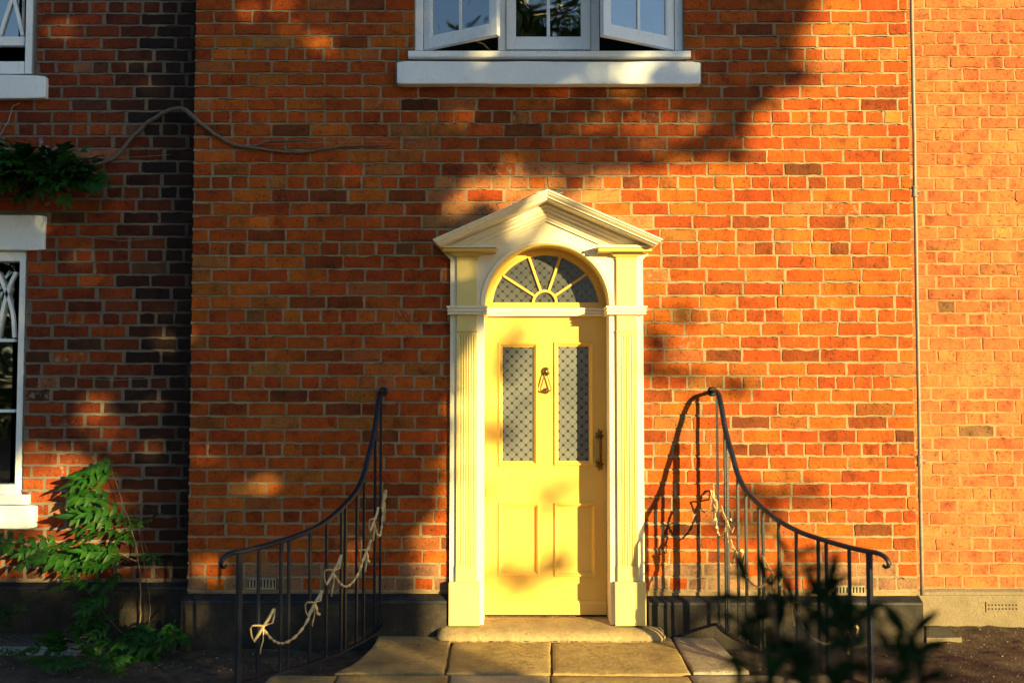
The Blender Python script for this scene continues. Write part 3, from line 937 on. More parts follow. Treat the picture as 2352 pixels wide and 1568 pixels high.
# pilasters
def pilaster(sd):
    def X(a, b): return (CX + sd*a, CX + sd*b) if sd > 0 else (CX + sd*b, CX + sd*a)
    xa, xb = X(0.447, 0.576)
    z_top, z_imp_t, z_imp_b = zp(596, YS), zp(702, YP), zp(722, YP)
    z_neck, z_fl_t, z_fl_b = zp(759, YS), zp(764, YS), zp(1299, YS)
    z_pl = zp(1337, YP)
    m = MB().box(xa, xb, YS, YB + 0.001, z_imp_t + 0.001, z_top)
    m.box(xa, xb, YS, YB + 0.001, z_neck, z_imp_b - 0.001)
    m.build('pilaster', 'pale_yellow', sur, bevel=0.002)
    MB().box(xa - 0.004, xb + 0.004, YS - 0.009, YB + 0.0005, z_neck - 0.010, z_neck - 0.0005).build('necking', 'pale_yellow', sur, bevel=0.003)
    # fluted part: six hollow flutes
    sec = [(xa, YB + 0.001), (xa, YS)]
    n, marg = 6, 0.016
    pw = (xb - xa - 2*marg)/n
    for i in range(n):
        c = xa + marg + pw*(i + 0.5)
        for t in range(7):
            th = math.pi*t/6
            sec.append((c - math.cos(th)*pw*0.40, YS + math.sin(th)*pw*0.46))
    sec += [(xb, YS), (xb, YB + 0.001)]
    MB().prism(sec, z_fl_b, z_fl_t - 0.014, 'z').build('fluted_shaft', 'pale_yellow', sur)
    MB().box(xa, xb, YS, YB + 0.001, z_fl_t - 0.0139, z_neck - 0.0105).build('pilaster', 'pale_yellow', sur)
    MB().box(xa - 0.002, xb + 0.002, YS - 0.004, YB + 0.001, z_pl + 0.0005, z_fl_b - 0.0002).build('shaft_base', 'pale_yellow', sur, bevel=0.002)
    pa, pb = X(0.426, 0.621)
    MB().box(pa, pb, YP, YB - 0.001, ZSTEP + 0.003, z_pl).build('plinth_block', 'pale_yellow', sur, bevel=0.004)
    # impost of reeded mouldings
    ia, ib = X(0.390, 0.627)
    m = MB()
    hgt = z_imp_t - z_imp_b
    prof = [(0.0, 0.0), (0.006, 0.02), (0.008, 0.16), (0.0, 0.24), (0.004, 0.30), (0.010, 0.42), (0.010, 0.52), (0.002, 0.60), (0.004, 0.66), (0.012, 0.80), (0.012, 1.0)]
    rings = [[(ia - o_, YS - 0.017 - o_, z_imp_b + q*hgt), (ib + o_, YS - 0.017 - o_, z_imp_b + q*hgt), (ib + o_, YD, z_imp_b + q*hgt), (ia - o_, YD, z_imp_b + q*hgt)] for o_, q in prof]
    m.loops(rings).build('impost', 'cream', sur)
    # capital
    z_c = z_top
    z_s = zp(579, -0.10)
    m = MB()
    hh = z_s - z_c
    prof = [(0.004, 0.0), (0.006, 0.18), (0.000, 0.22), (0.002, 0.34), (0.020, 0.55), (0.026, 0.72), (0.034, 0.74), (0.036, 1.0)]
    m.loops([[(xa - o_, YS - o_, z_c + q*hh), (xb + o_, YS - o_, z_c + q*hh), (xb + o_, YB + 0.002, z_c + q*hh), (xa - o_, YB + 0.002, z_c + q*hh)] for o_, q in prof])
    m.build('capital', 'pale_yellow', sur)
    ba, bb = X(0.312, 0.672)
    zt = zp(562.5, -0.15)
    MB().box(ba + 0.012, bb - 0.012, -0.138, YB + 0.002, z_s + 0.0005, zt - 0.0165).build('bracket_soffit', 'yellow', sur, bevel=0.003)
    MB().box(ba, bb, -0.15, YB + 0.0025, zt - 0.016, zt).build('bracket_slab', 'cream', sur, bevel=0.003)
pilaster(-1); pilaster(1)
# transom
m = MB()
z0, z1 = zp(725.5, YD - 0.05), zp(707.5, YD - 0.05)
prof = [(0.0, 0.0), (0.006, 0.04), (0.009, 0.2), (0.002, 0.3), (0.010, 0.42), (0.010, 0.58), (0.003, 0.66), (0.012, 0.8), (0.012, 1.0)]
m.loops([[(CX - RA + 0.001, YD - 0.045 - o_, z0 + q*(z1-z0)), (CX + RA - 0.001, YD - 0.045 - o_, z0 + q*(z1-z0)), (CX + RA - 0.001, YD + 0.03, z0 + q*(z1-z0)), (CX - RA + 0.001, YD + 0.03, z0 + q*(z1-z0))] for o_, q in prof])
m.build('transom', 'cream', sur)
# ------------------------------------------------------------------ fanlight
fan = thing('fanlight', (0, 0, 0), None, None); attach(fan, house)
ZG = zp(695, YD)                                   # bottom of the fanlight glass
RG = 0.352
m = MB()
m.loops([[(CX + r*math.cos(math.pi*t/40), y, ZSPR + r*math.sin(math.pi*t/40)) for r, y in ((RA - 0.004, YD - 0.02), (RG + 0.02, YD - 0.02), (RG + 0.016, YD - 0.012), (RG + 0.006, YD - 0.010), (RG, YD + 0.002), (RG, YD + 0.03), (RA - 0.004, YD + 0.03))] for t in range(41)])
m.build('fanlight_frame', 'yellow', fan)
MB().box(CX - RA + 0.004, CX + RA - 0.004, YD - 0.019, YD + 0.029, z1 + 0.0005, ZG).build('fanlight_rail', 'yellow', fan, bevel=0.003)
HUBX = CX - 0.006
m = MB()
m.loops([[(HUBX + r*math.cos(math.pi*t/16), y, ZG + r*math.sin(math.pi*t/16)) for r, y in ((0.086, YD - 0.012), (0.082, YD - 0.019), (0.070, YD - 0.019), (0.066, YD - 0.01), (0.066, YD + 0.01), (0.086, YD + 0.01))] for t in range(17)])
m.build('fan_hub', 'yellow', fan)
def ray_end(th):
    d = Vector((math.cos(th), math.sin(th)))
    for k in range(200):
        r = 0.2 + k*0.001
        if math.hypot(HUBX + d.x*r - CX, ZG + d.y*r - ZSPR) > RG + 0.006: return r
    return 0.3
angs = [math.radians(a) for a in (34, 71, 109, 147)]
for th in angs:
    r1 = ray_end(th)
    c_, s_ = math.cos(th), math.sin(th)
    n_ = (-s_, c_)
    m = MB()
    rings = []
    for r in (0.084, r1):
        rings.append([(HUBX + c_*r + n_[0]*k, y, ZG + s_*r + n_[1]*k) for k, y in ((-0.010, YD - 0.002), (-0.006, YD - 0.017), (0.006, YD - 0.017), (0.010, YD - 0.002), (0.008, YD + 0.01), (-0.008, YD + 0.01))])
    m.loops(rings).build('fan_bar', 'yellow', fan)
edges = [0.0] + angs + [math.pi]
for a, b in zip(edges, edges[1:]):
    pts = []
    for k in range(9):
        th = lerp(a, b, k/8)
        r = max(0.1, ray_end(th) - 0.004) if 0.1 < th < math.pi - 0.1 else 0.352
        pts.append((HUBX + r*math.cos(th), max(ZG + r*math.sin(th), ZG + 0.0005)))
    for k in range(6):
        th = lerp(b, a, k/5)
        pts.append((HUBX + 0.076*math.cos(th), ZG + 0.0005 + 0.076*math.sin(th)))
    MB().prism(pts, YD, YD + 0.004).build('fan_pane', 'etched_fan', fan)
pts = [(HUBX + 0.068*math.cos(math.pi*k/12), ZG + 0.0005 + 0.068*math.sin(math.pi*k/12)) for k in range(13)]
MB().prism(pts, YD, YD + 0.004).build('fan_pane', 'etched_fan', fan)
MB().box(CX - 0.5, CX + 0.5, YD + 0.06, YD + 0.08, 0.0, 3.0).build('hall_wall', 'dark', fan)
# ------------------------------------------------------------------ door
x0d, x1d = CX - RA + 0.002, CX + RA - 0.002
z0d, z1d = ZSTEP + 0.012, z0 - 0.0015
def dx(px): return W(px, 1000, YD).x
def dz(py): return zp(py, YD)
gl = [(dx(1145), dx(1235), dz(1069), dz(787)), (dx(1272.5), dx(1363), dz(1068), dz(786))]
pn = [(dx(1145), dx(1238.5), dz(1322), dz(1155)), (dx(1272.7), dx(1367), dz(1323), dz(1155))]
m = MB()
wall_panels(m, x0d, x1d, z0d, z1d, YD, YD + 0.045, gl + pn)
door = m.build('door', 'yellow', house)
mould = [(-0.002, YD), (0.0, YD - 0.009), (0.005, YD - 0.015), (0.011, YD - 0.014), (0.015, YD - 0.004), (0.020, YD - 0.001), (0.023, YD + 0.008), (0.028, YD + 0.009), (0.030, YD + 0.024), (0.0, YD + 0.03)]
for r_ in gl:
    MB().frame(*r_, mould).build('panel_moulding', 'yellow', door)
    MB().box(r_[0] + 0.026, r_[1] - 0.026, YD + 0.014, YD + 0.018, r_[2] + 0.026, r_[3] - 0.026).build('glass_pane', 'etched', door)
for r_ in pn:
    MB().frame(*r_, mould).build('panel_moulding', 'yellow', door)
    MB().box(r_[0] + 0.02, r_[1] - 0.02, YD + 0.014, YD + 0.03, r_[2] + 0.02, r_[3] - 0.02).build('panel', 'yellow', door)
m = MB()
zw = dz(1377)
m.loops([[(x, YD - 0.001, zw), (x, YD - 0.012, zw - 0.005), (x, YD - 0.018, zw - 0.02), (x, YD - 0.020, z0d + 0.002), (x, YD - 0.001, z0d + 0.002)] for x in (x0d + 0.003, x1d - 0.003)])
m.build('weather_board', 'yellow', door)
# knocker
k0 = W(1253.5, 853, YD); k1 = W(1253.5, 898, YD)
kn = MB().lathe([(0.0, -0.001), (0.029, -0.001), (0.030, -0.006), (0.026, -0.012), (0.024, -0.011), (0.018, -0.018), (0.010, -0.026), (0.0, -0.028)], (k0.x, YD, k0.z), 'y', 20).build('knocker', 'brass', door, smooth=True)
loop = []
for sx, zz in ((0.004, -0.012), (0.012, -0.03), (0.020, -0.06), (0.027, -0.085), (0.036, -0.112), (0.034, -0.124), (0.018, -0.130)):
    loop.append((k0.x + sx, YD - 0.026, k0.z + zz))
loopl = [(2*k0.x - p[0], p[1], p[2]) for p in loop]
pth = loop + [(k0.x, YD - 0.026, k0.z - 0.131)] + loopl[::-1]
rr = [0.005, 0.0045, 0.0055, 0.0055, 0.005, 0.006, 0.006, 0.007, 0.006, 0.006, 0.005, 0.0055, 0.0055, 0.0045, 0.005]
MB().tube(pth, rr, 8).build('knocker_loop', 'brass', door, smooth=True)
MB().lathe([(0.0, -0.001), (0.021, -0.001), (0.021, -0.008), (0.014, -0.016), (0.011, -0.030), (0.0, -0.036)], (k0.x, YD, k0.z - 0.128), 'y', 16).build('knocker_plate', 'brass', door, smooth=True)
# pull handle with leaf-shaped roses
def rose(cx, cz, flip):
    m = MB()
    ring0, ring1, ring2 = [], [], []
    n = 36
    for k in range(n):
        th = 2*math.pi*k/n
        rad = 0.028 + 0.007*math.cos(7*th)
        ex = 1.0 + 0.42*max(0, math.sin(th)*flip)
        ring0.append((cx + rad*math.cos(th)*0.86, YD - 0.001, cz + rad*math.sin(th)*ex))
        ring1.append((cx + rad*math.cos(th)*0.80, YD - 0.008, cz + rad*math.sin(th)*ex*0.94))
        ring2.append((cx + rad*math.cos(th)*0.35, YD - 0.017 - 0.003*math.cos(7*th), cz + rad*math.sin(th)*ex*0.35))
    return m.loops([ring0, ring1, ring2])
hA, hB = W(1377, 1000, YD), W(1377, 1065, YD)
hd = rose(hA.x, hA.z, 1).build('pull_handle', 'brass', door)
rose(hB.x, hB.z, -1).build('handle_rose', 'brass', door)
pts, rad = [], []
for k in range(13):
    q = k/12
    bow = math.sin(q*math.pi)
    pts.append((hA.x, YD - 0.012 - 0.034*min(1.0, bow*2.2), lerp(hA.z - 0.004, hB.z + 0.004, q)))
    rad.append(0.008 + 0.0055*bow + (0.003 if k in (2, 10) else 0))
MB().tube(pts, rad, 10).build('handle_grip', 'brass', door, smooth=True)

# ------------------------------------------------------------------ door step
m = MB()
sx0, sx1 = W(1002, 1450, -0.18).x, W(1530, 1450, -0.18).x
prof = [(0.245, 0.0), (0.215, -0.004), (0.05, 0.0), (-0.02, -0.002), (-0.10, -0.008), (-0.150, -0.020), (-0.178, -0.036), (-0.19, -0.055), (-0.186, -0.073), (-0.165, -0.085), (-0.10, -0.09), (0.2, -0.09)]
rings = []
NS = 90
for i in range(NS+1):
    x = lerp(sx0, sx1, i/NS)
    endk = min(i, NS - i)
    sq = (1.0, 1.0, 1.0)[0]
    ring = []
    for j, (y, dz_) in enumerate(prof):
        w1 = 0.010*mnoise.noise((x*3.5, y*6, 2)) + 0.005*mnoise.noise((x*14, y*22, 6))
        e = 0.034*(1 - math.sqrt(max(0.0, 1 - (1 - endk/4)**2))) if endk < 4 else 0.0
        w1 *= min(1.0, endk/6)
        yy = y + (e if y < 0 else 0) + (w1*0.9 if -0.2 < y < -0.12 else 0)
        zz = ZSTEP + dz_ + (w1*0.5 if dz_ > -0.03 and y < 0.15 else 0) - (e*0.6 if j < 7 else -e*0.6)
        ring.append((x, yy, zz))
    rings.append(ring)
m.loops(rings)
st = m.build('door_step', 'stone', None, smooth=True)
tag(st, 'worn sandstone doorstep with rounded nose below the yellow door', 'doorstep')

# ------------------------------------------------------------------ flagged path
ZFL = 0.082
pave = MB()
def gp(px, py): p = G(px, py, ZFL); return (p.x, p.y)
pave.prism([gp(884, 1457), gp(1630, 1465), gp(1650, 1490), gp(1678, 1518), gp(1706, 1543), (1.70, -1.10), (1.74, -1.72), (1.98, -1.75), (2.04, -4.4), (-1.64, -4.4), (-1.58, -1.75), (-1.31, -1.7), (-1.30, -1.12), gp(790, 1543), gp(812, 1531), gp(838, 1512), gp(858, 1490)], 0.0, ZFL - 0.022, 'z')
pave = pave.build('pavement', 'bedding')
tag(pave, kind='structure')
def flag(poly, mat, seed):
    """one riven slab: subdivided top with shallow relief and worn edges"""
    r = random.Random(seed)
    cx, cy = sum(p[0] for p in poly)/len(poly), sum(p[1] for p in poly)/len(poly)
    pts = []
    for (a, b), (c, d) in zip(poly, poly[1:] + poly[:1]):
        L = math.hypot(c-a, d-b)
        n = max(1, int(L/0.09))
        for k in range(n):
            pts.append((lerp(a, c, k/n) + r.uniform(-.004, .004), lerp(b, d, k/n) + r.uniform(-.004, .004)))
    n = len(pts)
    zt = ZFL + r.uniform(-0.003, 0.003)
    tilt = (r.uniform(-.006, .006), r.uniform(-.006, .006))
    rings = [[(x, y, 0.02) for x, y in pts]]
    rings.append([(x, y, zt - 0.010) for x, y in pts])
    for s in (0.985, 0.95, 0.8, 0.55, 0.28):
        rings.append([(cx + (x-cx)*s, cy + (y-cy)*s, zt + (x-cx)*tilt[0] + (y-cy)*tilt[1] - (0.003 if s > 0.98 else 0)
                       + 0.007*mnoise.noise((x*s*3 + seed, y*s*5, seed)) + 0.003*mnoise.noise((x*s*11, y*s*13, seed))) for x, y in pts])
    m = MB().loops(rings)
    o = m.build('flagstone', mat, pave)
    for p in o.data.polygons: p.use_smooth = abs(p.normal.z) > 0.9
    return o
def gp(px, py): p = G(px, py, ZFL); return (p.x, p.y)
row = [gp(872, 1458), gp(1036, 1462), gp(1021, 1545), gp(768, 1545), gp(800, 1531), gp(828, 1512), gp(850, 1490)]
flag(row, 'flag', 1)
flag([gp(1041, 1460), gp(1264, 1460), gp(1265, 1545), gp(1026, 1545)], 'flag', 2)
flag([gp(1268, 1460), gp(1540, 1460), gp(1588, 1545), gp(1269, 1545)], 'flag', 3)
flag([gp(1546, 1462), gp(1640, 1464), gp(1662, 1488), gp(1690, 1516), gp(1720, 1542), gp(1593, 1543)], 'flag_grey', 4)
yy = gp(1176, 1549)[1]
rowsf = [(yy, yy - 0.62, [-1.32, -0.95, -0.34, 0.21, 0.97, 1.75]), (yy - 0.63, yy - 1.3, [-1.6, -0.7, 0.05, 0.62, 1.3, 2.0]),
         (yy - 1.31, yy - 1.95, [-1.65, -1.0, -0.2, 0.5, 1.2, 2.05]), (yy - 1.96, yy - 2.6, [-1.65, -0.8, 0.0, 0.7, 1.4, 2.05]), (yy - 2.61, yy - 3.3, [-1.65, -0.9, -0.1, 0.65, 1.3, 2.05])]
sd = 10
for ya, yb, xs in rowsf:
    for a, b in zip(xs, xs[1:]):
        flag([(a + 0.006, ya), (b - 0.006, ya), (b - 0.006, yb), (a + 0.006, yb)], 'flag_grey' if sd % 3 == 0 or a > 0.9 else 'flag', sd)
        sd += 1

# ------------------------------------------------------------------ iron railings
PLAN = [(0.0, 1.0575), (0.3, 1.067), (0.69, 1.183), (0.98, 1.33), (1.13, 1.444), (1.34, 1.606), (1.5, 1.74)]
HAND = [(-0.01, -0.03), (0.10, -0.03), (0.15, -0.036), (0.19, -0.056), (0.246, -0.127), (0.325, -0.285), (0.42, -0.43), (0.47, -0.515), (0.56, -0.60), (0.69, -0.668), (0.85, -0.738), (0.96, -0.772), (1.09, -0.80), (1.24, -0.822), (1.34, -0.829)]
def railing(sd, flare, label, group):
    cxr = 0.2325
    def pt(o, z, off=0.0):
        a = 1.0575 + (smooth(PLAN, o) - 1.0575)*flare - off
        return Vector((cxr + sd*a, -o, z))
    root = thing('iron_railing', pt(0.7, 0.1), label, 'railing', group)
    pts = []
    o = -0.01
    while o < 1.34:
        pts.append(pt(o, H + smooth(HAND, o))); o += 0.022
    tip = pt(1.34, H - 0.829)
    tdir = (pt(1.36, 0) - pt(1.32, 0)).normalized()
    pts.append(tip)
    for dl, dz_ in ((0.03, 0.001), (0.06, -0.003), (0.085, -0.012), (0.103, -0.028), (0.110, -0.046), (0.104, -0.060), (0.092, -0.066), (0.082, -0.062), (0.078, -0.053)):
        pts.append(tip + tdir*dl + Vector((0, 0, dz_)))
    n = len(pts)
    MB().tube(pts, [0.0165 if i < n - 9 else lerp(0.016, 0.009, (i - n + 9)/9) for i in range(n)], 10, flat=0.72).build('handrail', 'iron', root, smooth=True)
    bpts = [pt(0.06 + k*0.04, 0.158) for k in range(33)]
    m = MB()
    rings = []
    for i, p in enumerate(bpts):
        t = (bpts[min(i+1, 32)] - bpts[max(i-1, 0)]).normalized()
        nn = Vector((-t.y, t.x, 0))*0.016
        rings.append([p - nn, p + nn, p + nn + Vector((0, 0, 0.011)), p - nn + Vector((0, 0, 0.011))])
    m.loops(rings).build('base_rail', 'iron', root)
    os_ = [0.125, 0.30, 0.335, 0.47, 0.56, 0.685, 0.725, 0.85, 0.97, 1.09, 1.13, 1.245]
    if sd < 0: os_.remove(0.335)
    for o in os_:
        p0, p1 = pt(o, 0.16), pt(o, H + smooth(HAND, o) - 0.010)
        t = (pt(o + 0.02, 0) - pt(o - 0.02, 0)).normalized()
        ang = math.atan2(t.y, t.x)
        hw = 0.0068
        m = MB().box(-hw, hw, -hw, hw, 0, p1.z - p0.z).xform(Matrix.Translation(p0) @ Matrix.Rotation(ang, 4, 'Z'))
        m.build('baluster', 'iron', root)
    p0 = pt(1.34, -0.03)
    t = (pt(1.36, 0) - pt(1.32, 0)); ang = math.atan2(t.y, t.x)
    MB().box(-0.0125, 0.0125, -0.0125, 0.0125, 0, H - 0.835 + 0.03).xform(Matrix.Translation(p0) @ Matrix.Rotation(ang, 4, 'Z')).build('newel_post', 'iron', root, bevel=0.002)
    w = pt(0.0, H - 0.03)
    MB().lathe([(0.030, -0.004), (0.030, -0.012), (0.022, -0.016)], (w.x, 0.004, w.z), 'y', 14).build('wall_plate', 'iron', root)
    # gilt bows and twisted swags
    bows = [(1.235, -1.225), (0.96, -1.166), (0.82, -1.02), (0.48, -0.965), (0.37, -0.80), (0.09, -0.715)]
    lows = [(1.125, -1.338), (0.69, -1.131), (0.25, -0.914)]
    OFF = 0.016
    for bi, (o, z) in enumerate(bows):
        c = pt(o, H + z, OFF)
        t = (pt(o - 0.02, 0) - pt(o + 0.02, 0)).normalized()      # towards the wall
        r = random.Random(bi + (20 if sd > 0 else 0))
        k = r.uniform(1.1, 1.3)
        nrm = Vector((t.y, -t.x, 0))
        def L(path, w_):
            return [c + t*(a*k) + Vector((0, 0, b*k)) + nrm*(dd*sd) for a, b, dd in path]
        flip = 1 if bi % 2 == 0 else 0.8
        m = MB()
        m.tube(L([(0, 0, -.004), (0.022, 0.03, -.012), (0.046, 0.062*flip, -.01), (0.058, 0.058*flip, 0), (0.060, 0.03, .008), (0.050, 0.002, .006), (0.02, 0.004, -.004), (0, 0, -.004)], 1), 0.0080, 6, flat=0.36, phase=0.6)
        m.tube(L([(0, 0, -.004), (-0.03, 0.010, -.012), (-0.058, 0.014, -.008), (-0.062, 0.004, 0), (-0.052, -0.03, .006), (-0.042, -0.052, .004), (-0.022, -0.026, -.004), (0, 0, -.004)], 1), 0.0080, 6, flat=0.36, phase=0.6)
        m.tube(L([(0, 0, -.004), (-0.006, -0.03, -.010), (-0.004, -0.056, -.006), (-0.018, -0.09, -.008), (-0.016, -0.104, -.006)], 1), 0.0080, 6, flat=0.36, phase=1.2)
        if bi % 2: m.tube(L([(0, 0, -.004), (0.012, -0.03, -.010), (0.016, -0.05, -.006), (0.036, -0.062, -.008)], 1), 0.0080, 6, flat=0.36, phase=1.2)
        m.build('gilt_bow', 'gilt', root)
    for si, lowp in enumerate(lows):
        (oa, za), (ob, zb) = bows[2*si], bows[2*si+1]
        tab_o = [(0, oa), (0.5, lowp[0]), (1, ob)]
        pts = []
        for k in range(41):
            q = k/40
            o = interp(tab_o, q)
            if q < 0.5: z = lerp(za - 0.01, lowp[1], 1 - (1 - q*2)**2)
            else: z = lerp(zb - 0.01, lowp[1], 1 - (q*2 - 1)**2)
            pts.append(pt(o, H + z, OFF))
        MB().tube(pts, 0.0088, 6, flat=0.42, twist=0.75).build('gilt_swag', 'gilt', root)
    return root
railing(-1, 1.0, 'black iron stair railing with gilt bows on the shaded left of the door', 'curved railings either side of the door')
railing(1, 0.93, 'black iron stair railing with gilt bows on the sunlit right of the door', 'curved railings either side of the door')

# ------------------------------------------------------------------ pipe, cable, wires, grates
pa, pb = W(2087, -120, 0.0), W(2113, 1366, 0.0)
pipe = thing('wall_pipe', (pb.x, 0, 0.3), 'thin grey pipe running down the corner between the two brick fronts', 'pipe')
MB().tube([lerp(pa, pb, k/30) + Vector((0.003*mnoise.noise((k*0.4, 0, 0)) + 0.012, -0.006, 0)) for k in range(31)], 0.0125, 12).build('pipe_length', 'lead', pipe, smooth=True)
for py in (441, 1058):
    c = W(interp([(0, 2087), (1366, 2113)], py), py, 0.0) + Vector((0.012, -0.006, 0))
    MB().lathe([(0.013, -0.036), (0.020, -0.034), (0.020, -0.024), (0.0165, -0.02), (0.0165, 0.02), (0.020, 0.024), (0.020, 0.034), (0.013, 0.036)], c, 'z', 14).build('pipe_coupling', 'lead', pipe)
    MB().lathe([(0.0, -0.02), (0.012, -0.018), (0.012, 0.016), (0, 0.018)], (c.x + 0.022, c.y + 0.004, c.z), 'x', 10).build('pipe_clip', 'lead', pipe)
# loop of cable on the hood
ap = Vector((CX, -0.12, Z_APEX))
pts = []
for k in range(70):
    q = k/69
    th = q*math.pi*5.2
    pts.append((CX - 0.03 + 0.07*q + 0.085*math.cos(th)*(0.6+0.4*q), -0.12 + 0.05*math.sin(th), Z_APEX - 0.012 + 0.030*math.sin(th*0.5 + 0.6)**2 + 0.012*math.sin(th + 1)))
tag(MB().tube(pts, 0.0028, 6).build('cable_loop', 'wire', None, smooth=True), 'small loop of grey cable left on the peak of the white door hood', 'cable')
# vine training wires
def wire(name, ctrl, Y, label, r=0.0011, mat='wire'):
    pts = [W(x, y, Y - 0.012 - 0.004*math.sin(i*2.0)) for i, (x, y) in enumerate(ctrl)]
    tag(MB().tube(pts, r, 5).build(name, mat, None), label, 'wire')
wire('training_wire', [(200, 360), (262, 363), (330, 360), (392, 355)], YL, 'short horizontal training wire beside the vine branch in the sooted corner')
wire('training_wire', [(560, 333), (700, 328), (860, 326), (955, 327)], 0, 'long thin training wire under the vine twig on the front wall')
wire('training_wire', [(200, 545), (280, 553), (345, 549), (388, 543)], YL, 'thin training wire right of the painted stone lintel')
wire('training_wire', [(180, 868), (260, 873), (382, 867)], YL, 'thin training wire above the small sunlit spot on the recessed wing')

# left: diagonal lattice grating over the light well
gr = thing('lattice_grating', (-2.9, 0.05, 0.02), 'rusty diagonal lattice grating over a light well below the arched window', 'grating')
ga = [G(-60, 1438, 0.02), G(215, 1438, 0.02), G(215, 1484, 0.02), G(-60, 1484, 0.02)]
gx0, gx1, gy0, gy1 = -3.6, -2.62, -0.06, 0.155
for x0, x1, y0, y1 in ((gx0, gx1, gy0 - 0.02, gy0), (gx0, gx1, gy1, gy1 + 0.012), (gx1, gx1 + 0.02, gy0 - 0.02, gy1 + 0.012)):
    MB().box(x0, x1, y0, y1, 0.0, 0.045).build('grating_frame', 'steel', gr, bevel=0.002)
def clip_bar(x, sl, wd):
    # a bar running diagonally over the opening
    pa_, pb_ = Vector((x, gy0, 0.038)), Vector((x + sl*(gy1 - gy0), gy1, 0.038))
    if not (gx0 <= pa_.x <= gx1 and gx0 <= pb_.x <= gx1): return
    t = (pb_ - pa_).normalized(); nn = Vector((-t.y, t.x, 0))*wd
    m = MB().loops([[p - nn, p + nn, p + nn + Vector((0, 0, 0.006)), p - nn + Vector((0, 0, 0.006))] for p in (pa_, pb_)])
    m.build('grating_bar', 'steel', gr)
for k in range(30):
    clip_bar(gx0 + k*0.068 - 0.4, -1.1, 0.004); 
for k in range(30):
    clip_bar(gx0 + k*0.068 - 0.4, 1.9, 0.003)
MB().box(gx0, gx1, gy0, gy1, 0.006, 0.012).build('well_floor', 'hole', gr)
kerb = stone_block('kerb_stone', None, -3.7, W(190, 1490, -0.13).x, -0.16, -0.10, -0.02, 0.035, 'kerb', 2.2, 0.012)
tag(kerb, 'narrow whitewashed kerb stone in front of the lattice grating', 'kerb')
# right: expanded-metal scraper
mt = thing('mesh_grate', (2.72, 0.1, 0.08), 'small expanded metal grate with a low stone edge at the foot of the orange wing', 'grate')
q = [G(2128, 1438, 0.080), G(2176, 1438, 0.080), G(2206, 1462, 0.080), G(2128, 1462, 0.080)]
def bil(u, v): return lerp(lerp(q[0], q[1], u), lerp(q[3], q[2], u), v)
m = MB()
nb = 8
for k in range(nb + 1):
    for s in (0, 1):
        pts = []
        for j in range(2*9 + 1):
            v = j/18
            u = k/nb + (0.5/nb)*(1 if (j + s) % 2 else -1)*0.9
            pts.append(bil(min(max(u, 0), 1), v))
        m.tube(pts, 0.0015, 4)
tag(m.build('wire_mesh', 'steel', mt), kind=None)
e0, e1 = bil(-0.02, 1.02), bil(1.02, 1.02)
MB().box(e0.x, e1.x, e0.y - 0.012, e0.y, 0.02, 0.080).build('stone_edge', 'cement', mt, bevel=0.004)
MB().prism([(bil(0, 0).x, bil(0, 0).y), (bil(1, 0).x, bil(1, 0).y), (bil(1, 1).x, bil(1, 1).y), (bil(0, 1).x, bil(0, 1).y)], 0.02, 0.066, 'z').build('tray', 'hole', mt)

# ------------------------------------------------------------------ vine branch
def rough_tube(ctrl_pts, rads, n=60, nn=8, amp=0.004, seed=0):
    k = len(ctrl_pts)
    tx = [[(i, p[a]) for i, p in enumerate(ctrl_pts)] for a in range(3)]
    tr = [(i, r) for i, r in enumerate(rads)]
    pts, rr = [], []
    for t in range(n+1):
        q = t/n*(k-1)
        w_ = Vector((mnoise.noise((q*2.3, seed, 0)), mnoise.noise((q*2.3, seed, 5)), mnoise.noise((q*2.3, seed, 9))))*amp
        pts.append(Vector((smooth(tx[0], q), smooth(tx[1], q), smooth(tx[2], q))) + w_)
        rr.append(interp(tr, q)*(1 + 0.18*mnoise.noise((q*6, seed, 2))))
    return MB().tube(pts, rr, nn)
vine = thing('climbing_vine', W(60, 430, YL), 'leafy dark green climbing vine whose bare branch crosses the corner below the upper left window', 'vine')
def wv(px, py, Y): return W(px, py, Y)
br = [wv(60, 425, YL - .06), wv(140, 405, YL - .06), wv(205, 383, YL - .05), wv(265, 360, YL - .03), (wv(300, 320, YL - .03)), wv(340, 282, YL - .03), wv(385, 255, YL - .06), wv(418, 250, .10), wv(440, 265, -0.02), wv(475, 295, -.02), wv(530, 330, -.018), wv(575, 338, -.016), wv(640, 348, -.016), wv(700, 349, -.016), wv(760, 340, -.014), wv(820, 335, -.012), wv(885, 334, -.010)]
rough_tube(br, [.011, .013, .014, .014, .013, .013, .014, .015, .016, .013, .012, .010, .009, .009, .007, .006, .004], 110, 8, .006, 1).build('stem', 'wood', vine, smooth=True)
rough_tube([wv(578, 338, -.02), wv(600, 330, -.02), wv(620, 324, -.02), wv(660, 324, -.02), wv(706, 322, -.02)], [.006, .007, .006, .005, .003], 30, 6, .004, 2).build('stem', 'wood', vine, smooth=True)
rough_tube([wv(706, 322, -.02), wv(706, 338, -.03), wv(718, 345, -.03)], [.003, .002, .0015], 10, 5, .004, 6).build('twig', 'wood', vine)
rough_tube([wv(275, 355, YL - .03), wv(300, 342, YL - .04), wv(320, 336, YL - .05), wv(340, 345, YL - .05), wv(344, 360, YL - .05)], [.004, .003, .002, .0015, .001], 16, 5, .006, 3).build('twig', 'wood', vine)
rough_tube([wv(0, 310, YL - .02), wv(18, 280, YL - .02), wv(30, 245, YL - .02), wv(46, 238, YL - .02)], [.003, .003, .002, .0015], 16, 5, .006, 4).build('twig', 'wire', vine)

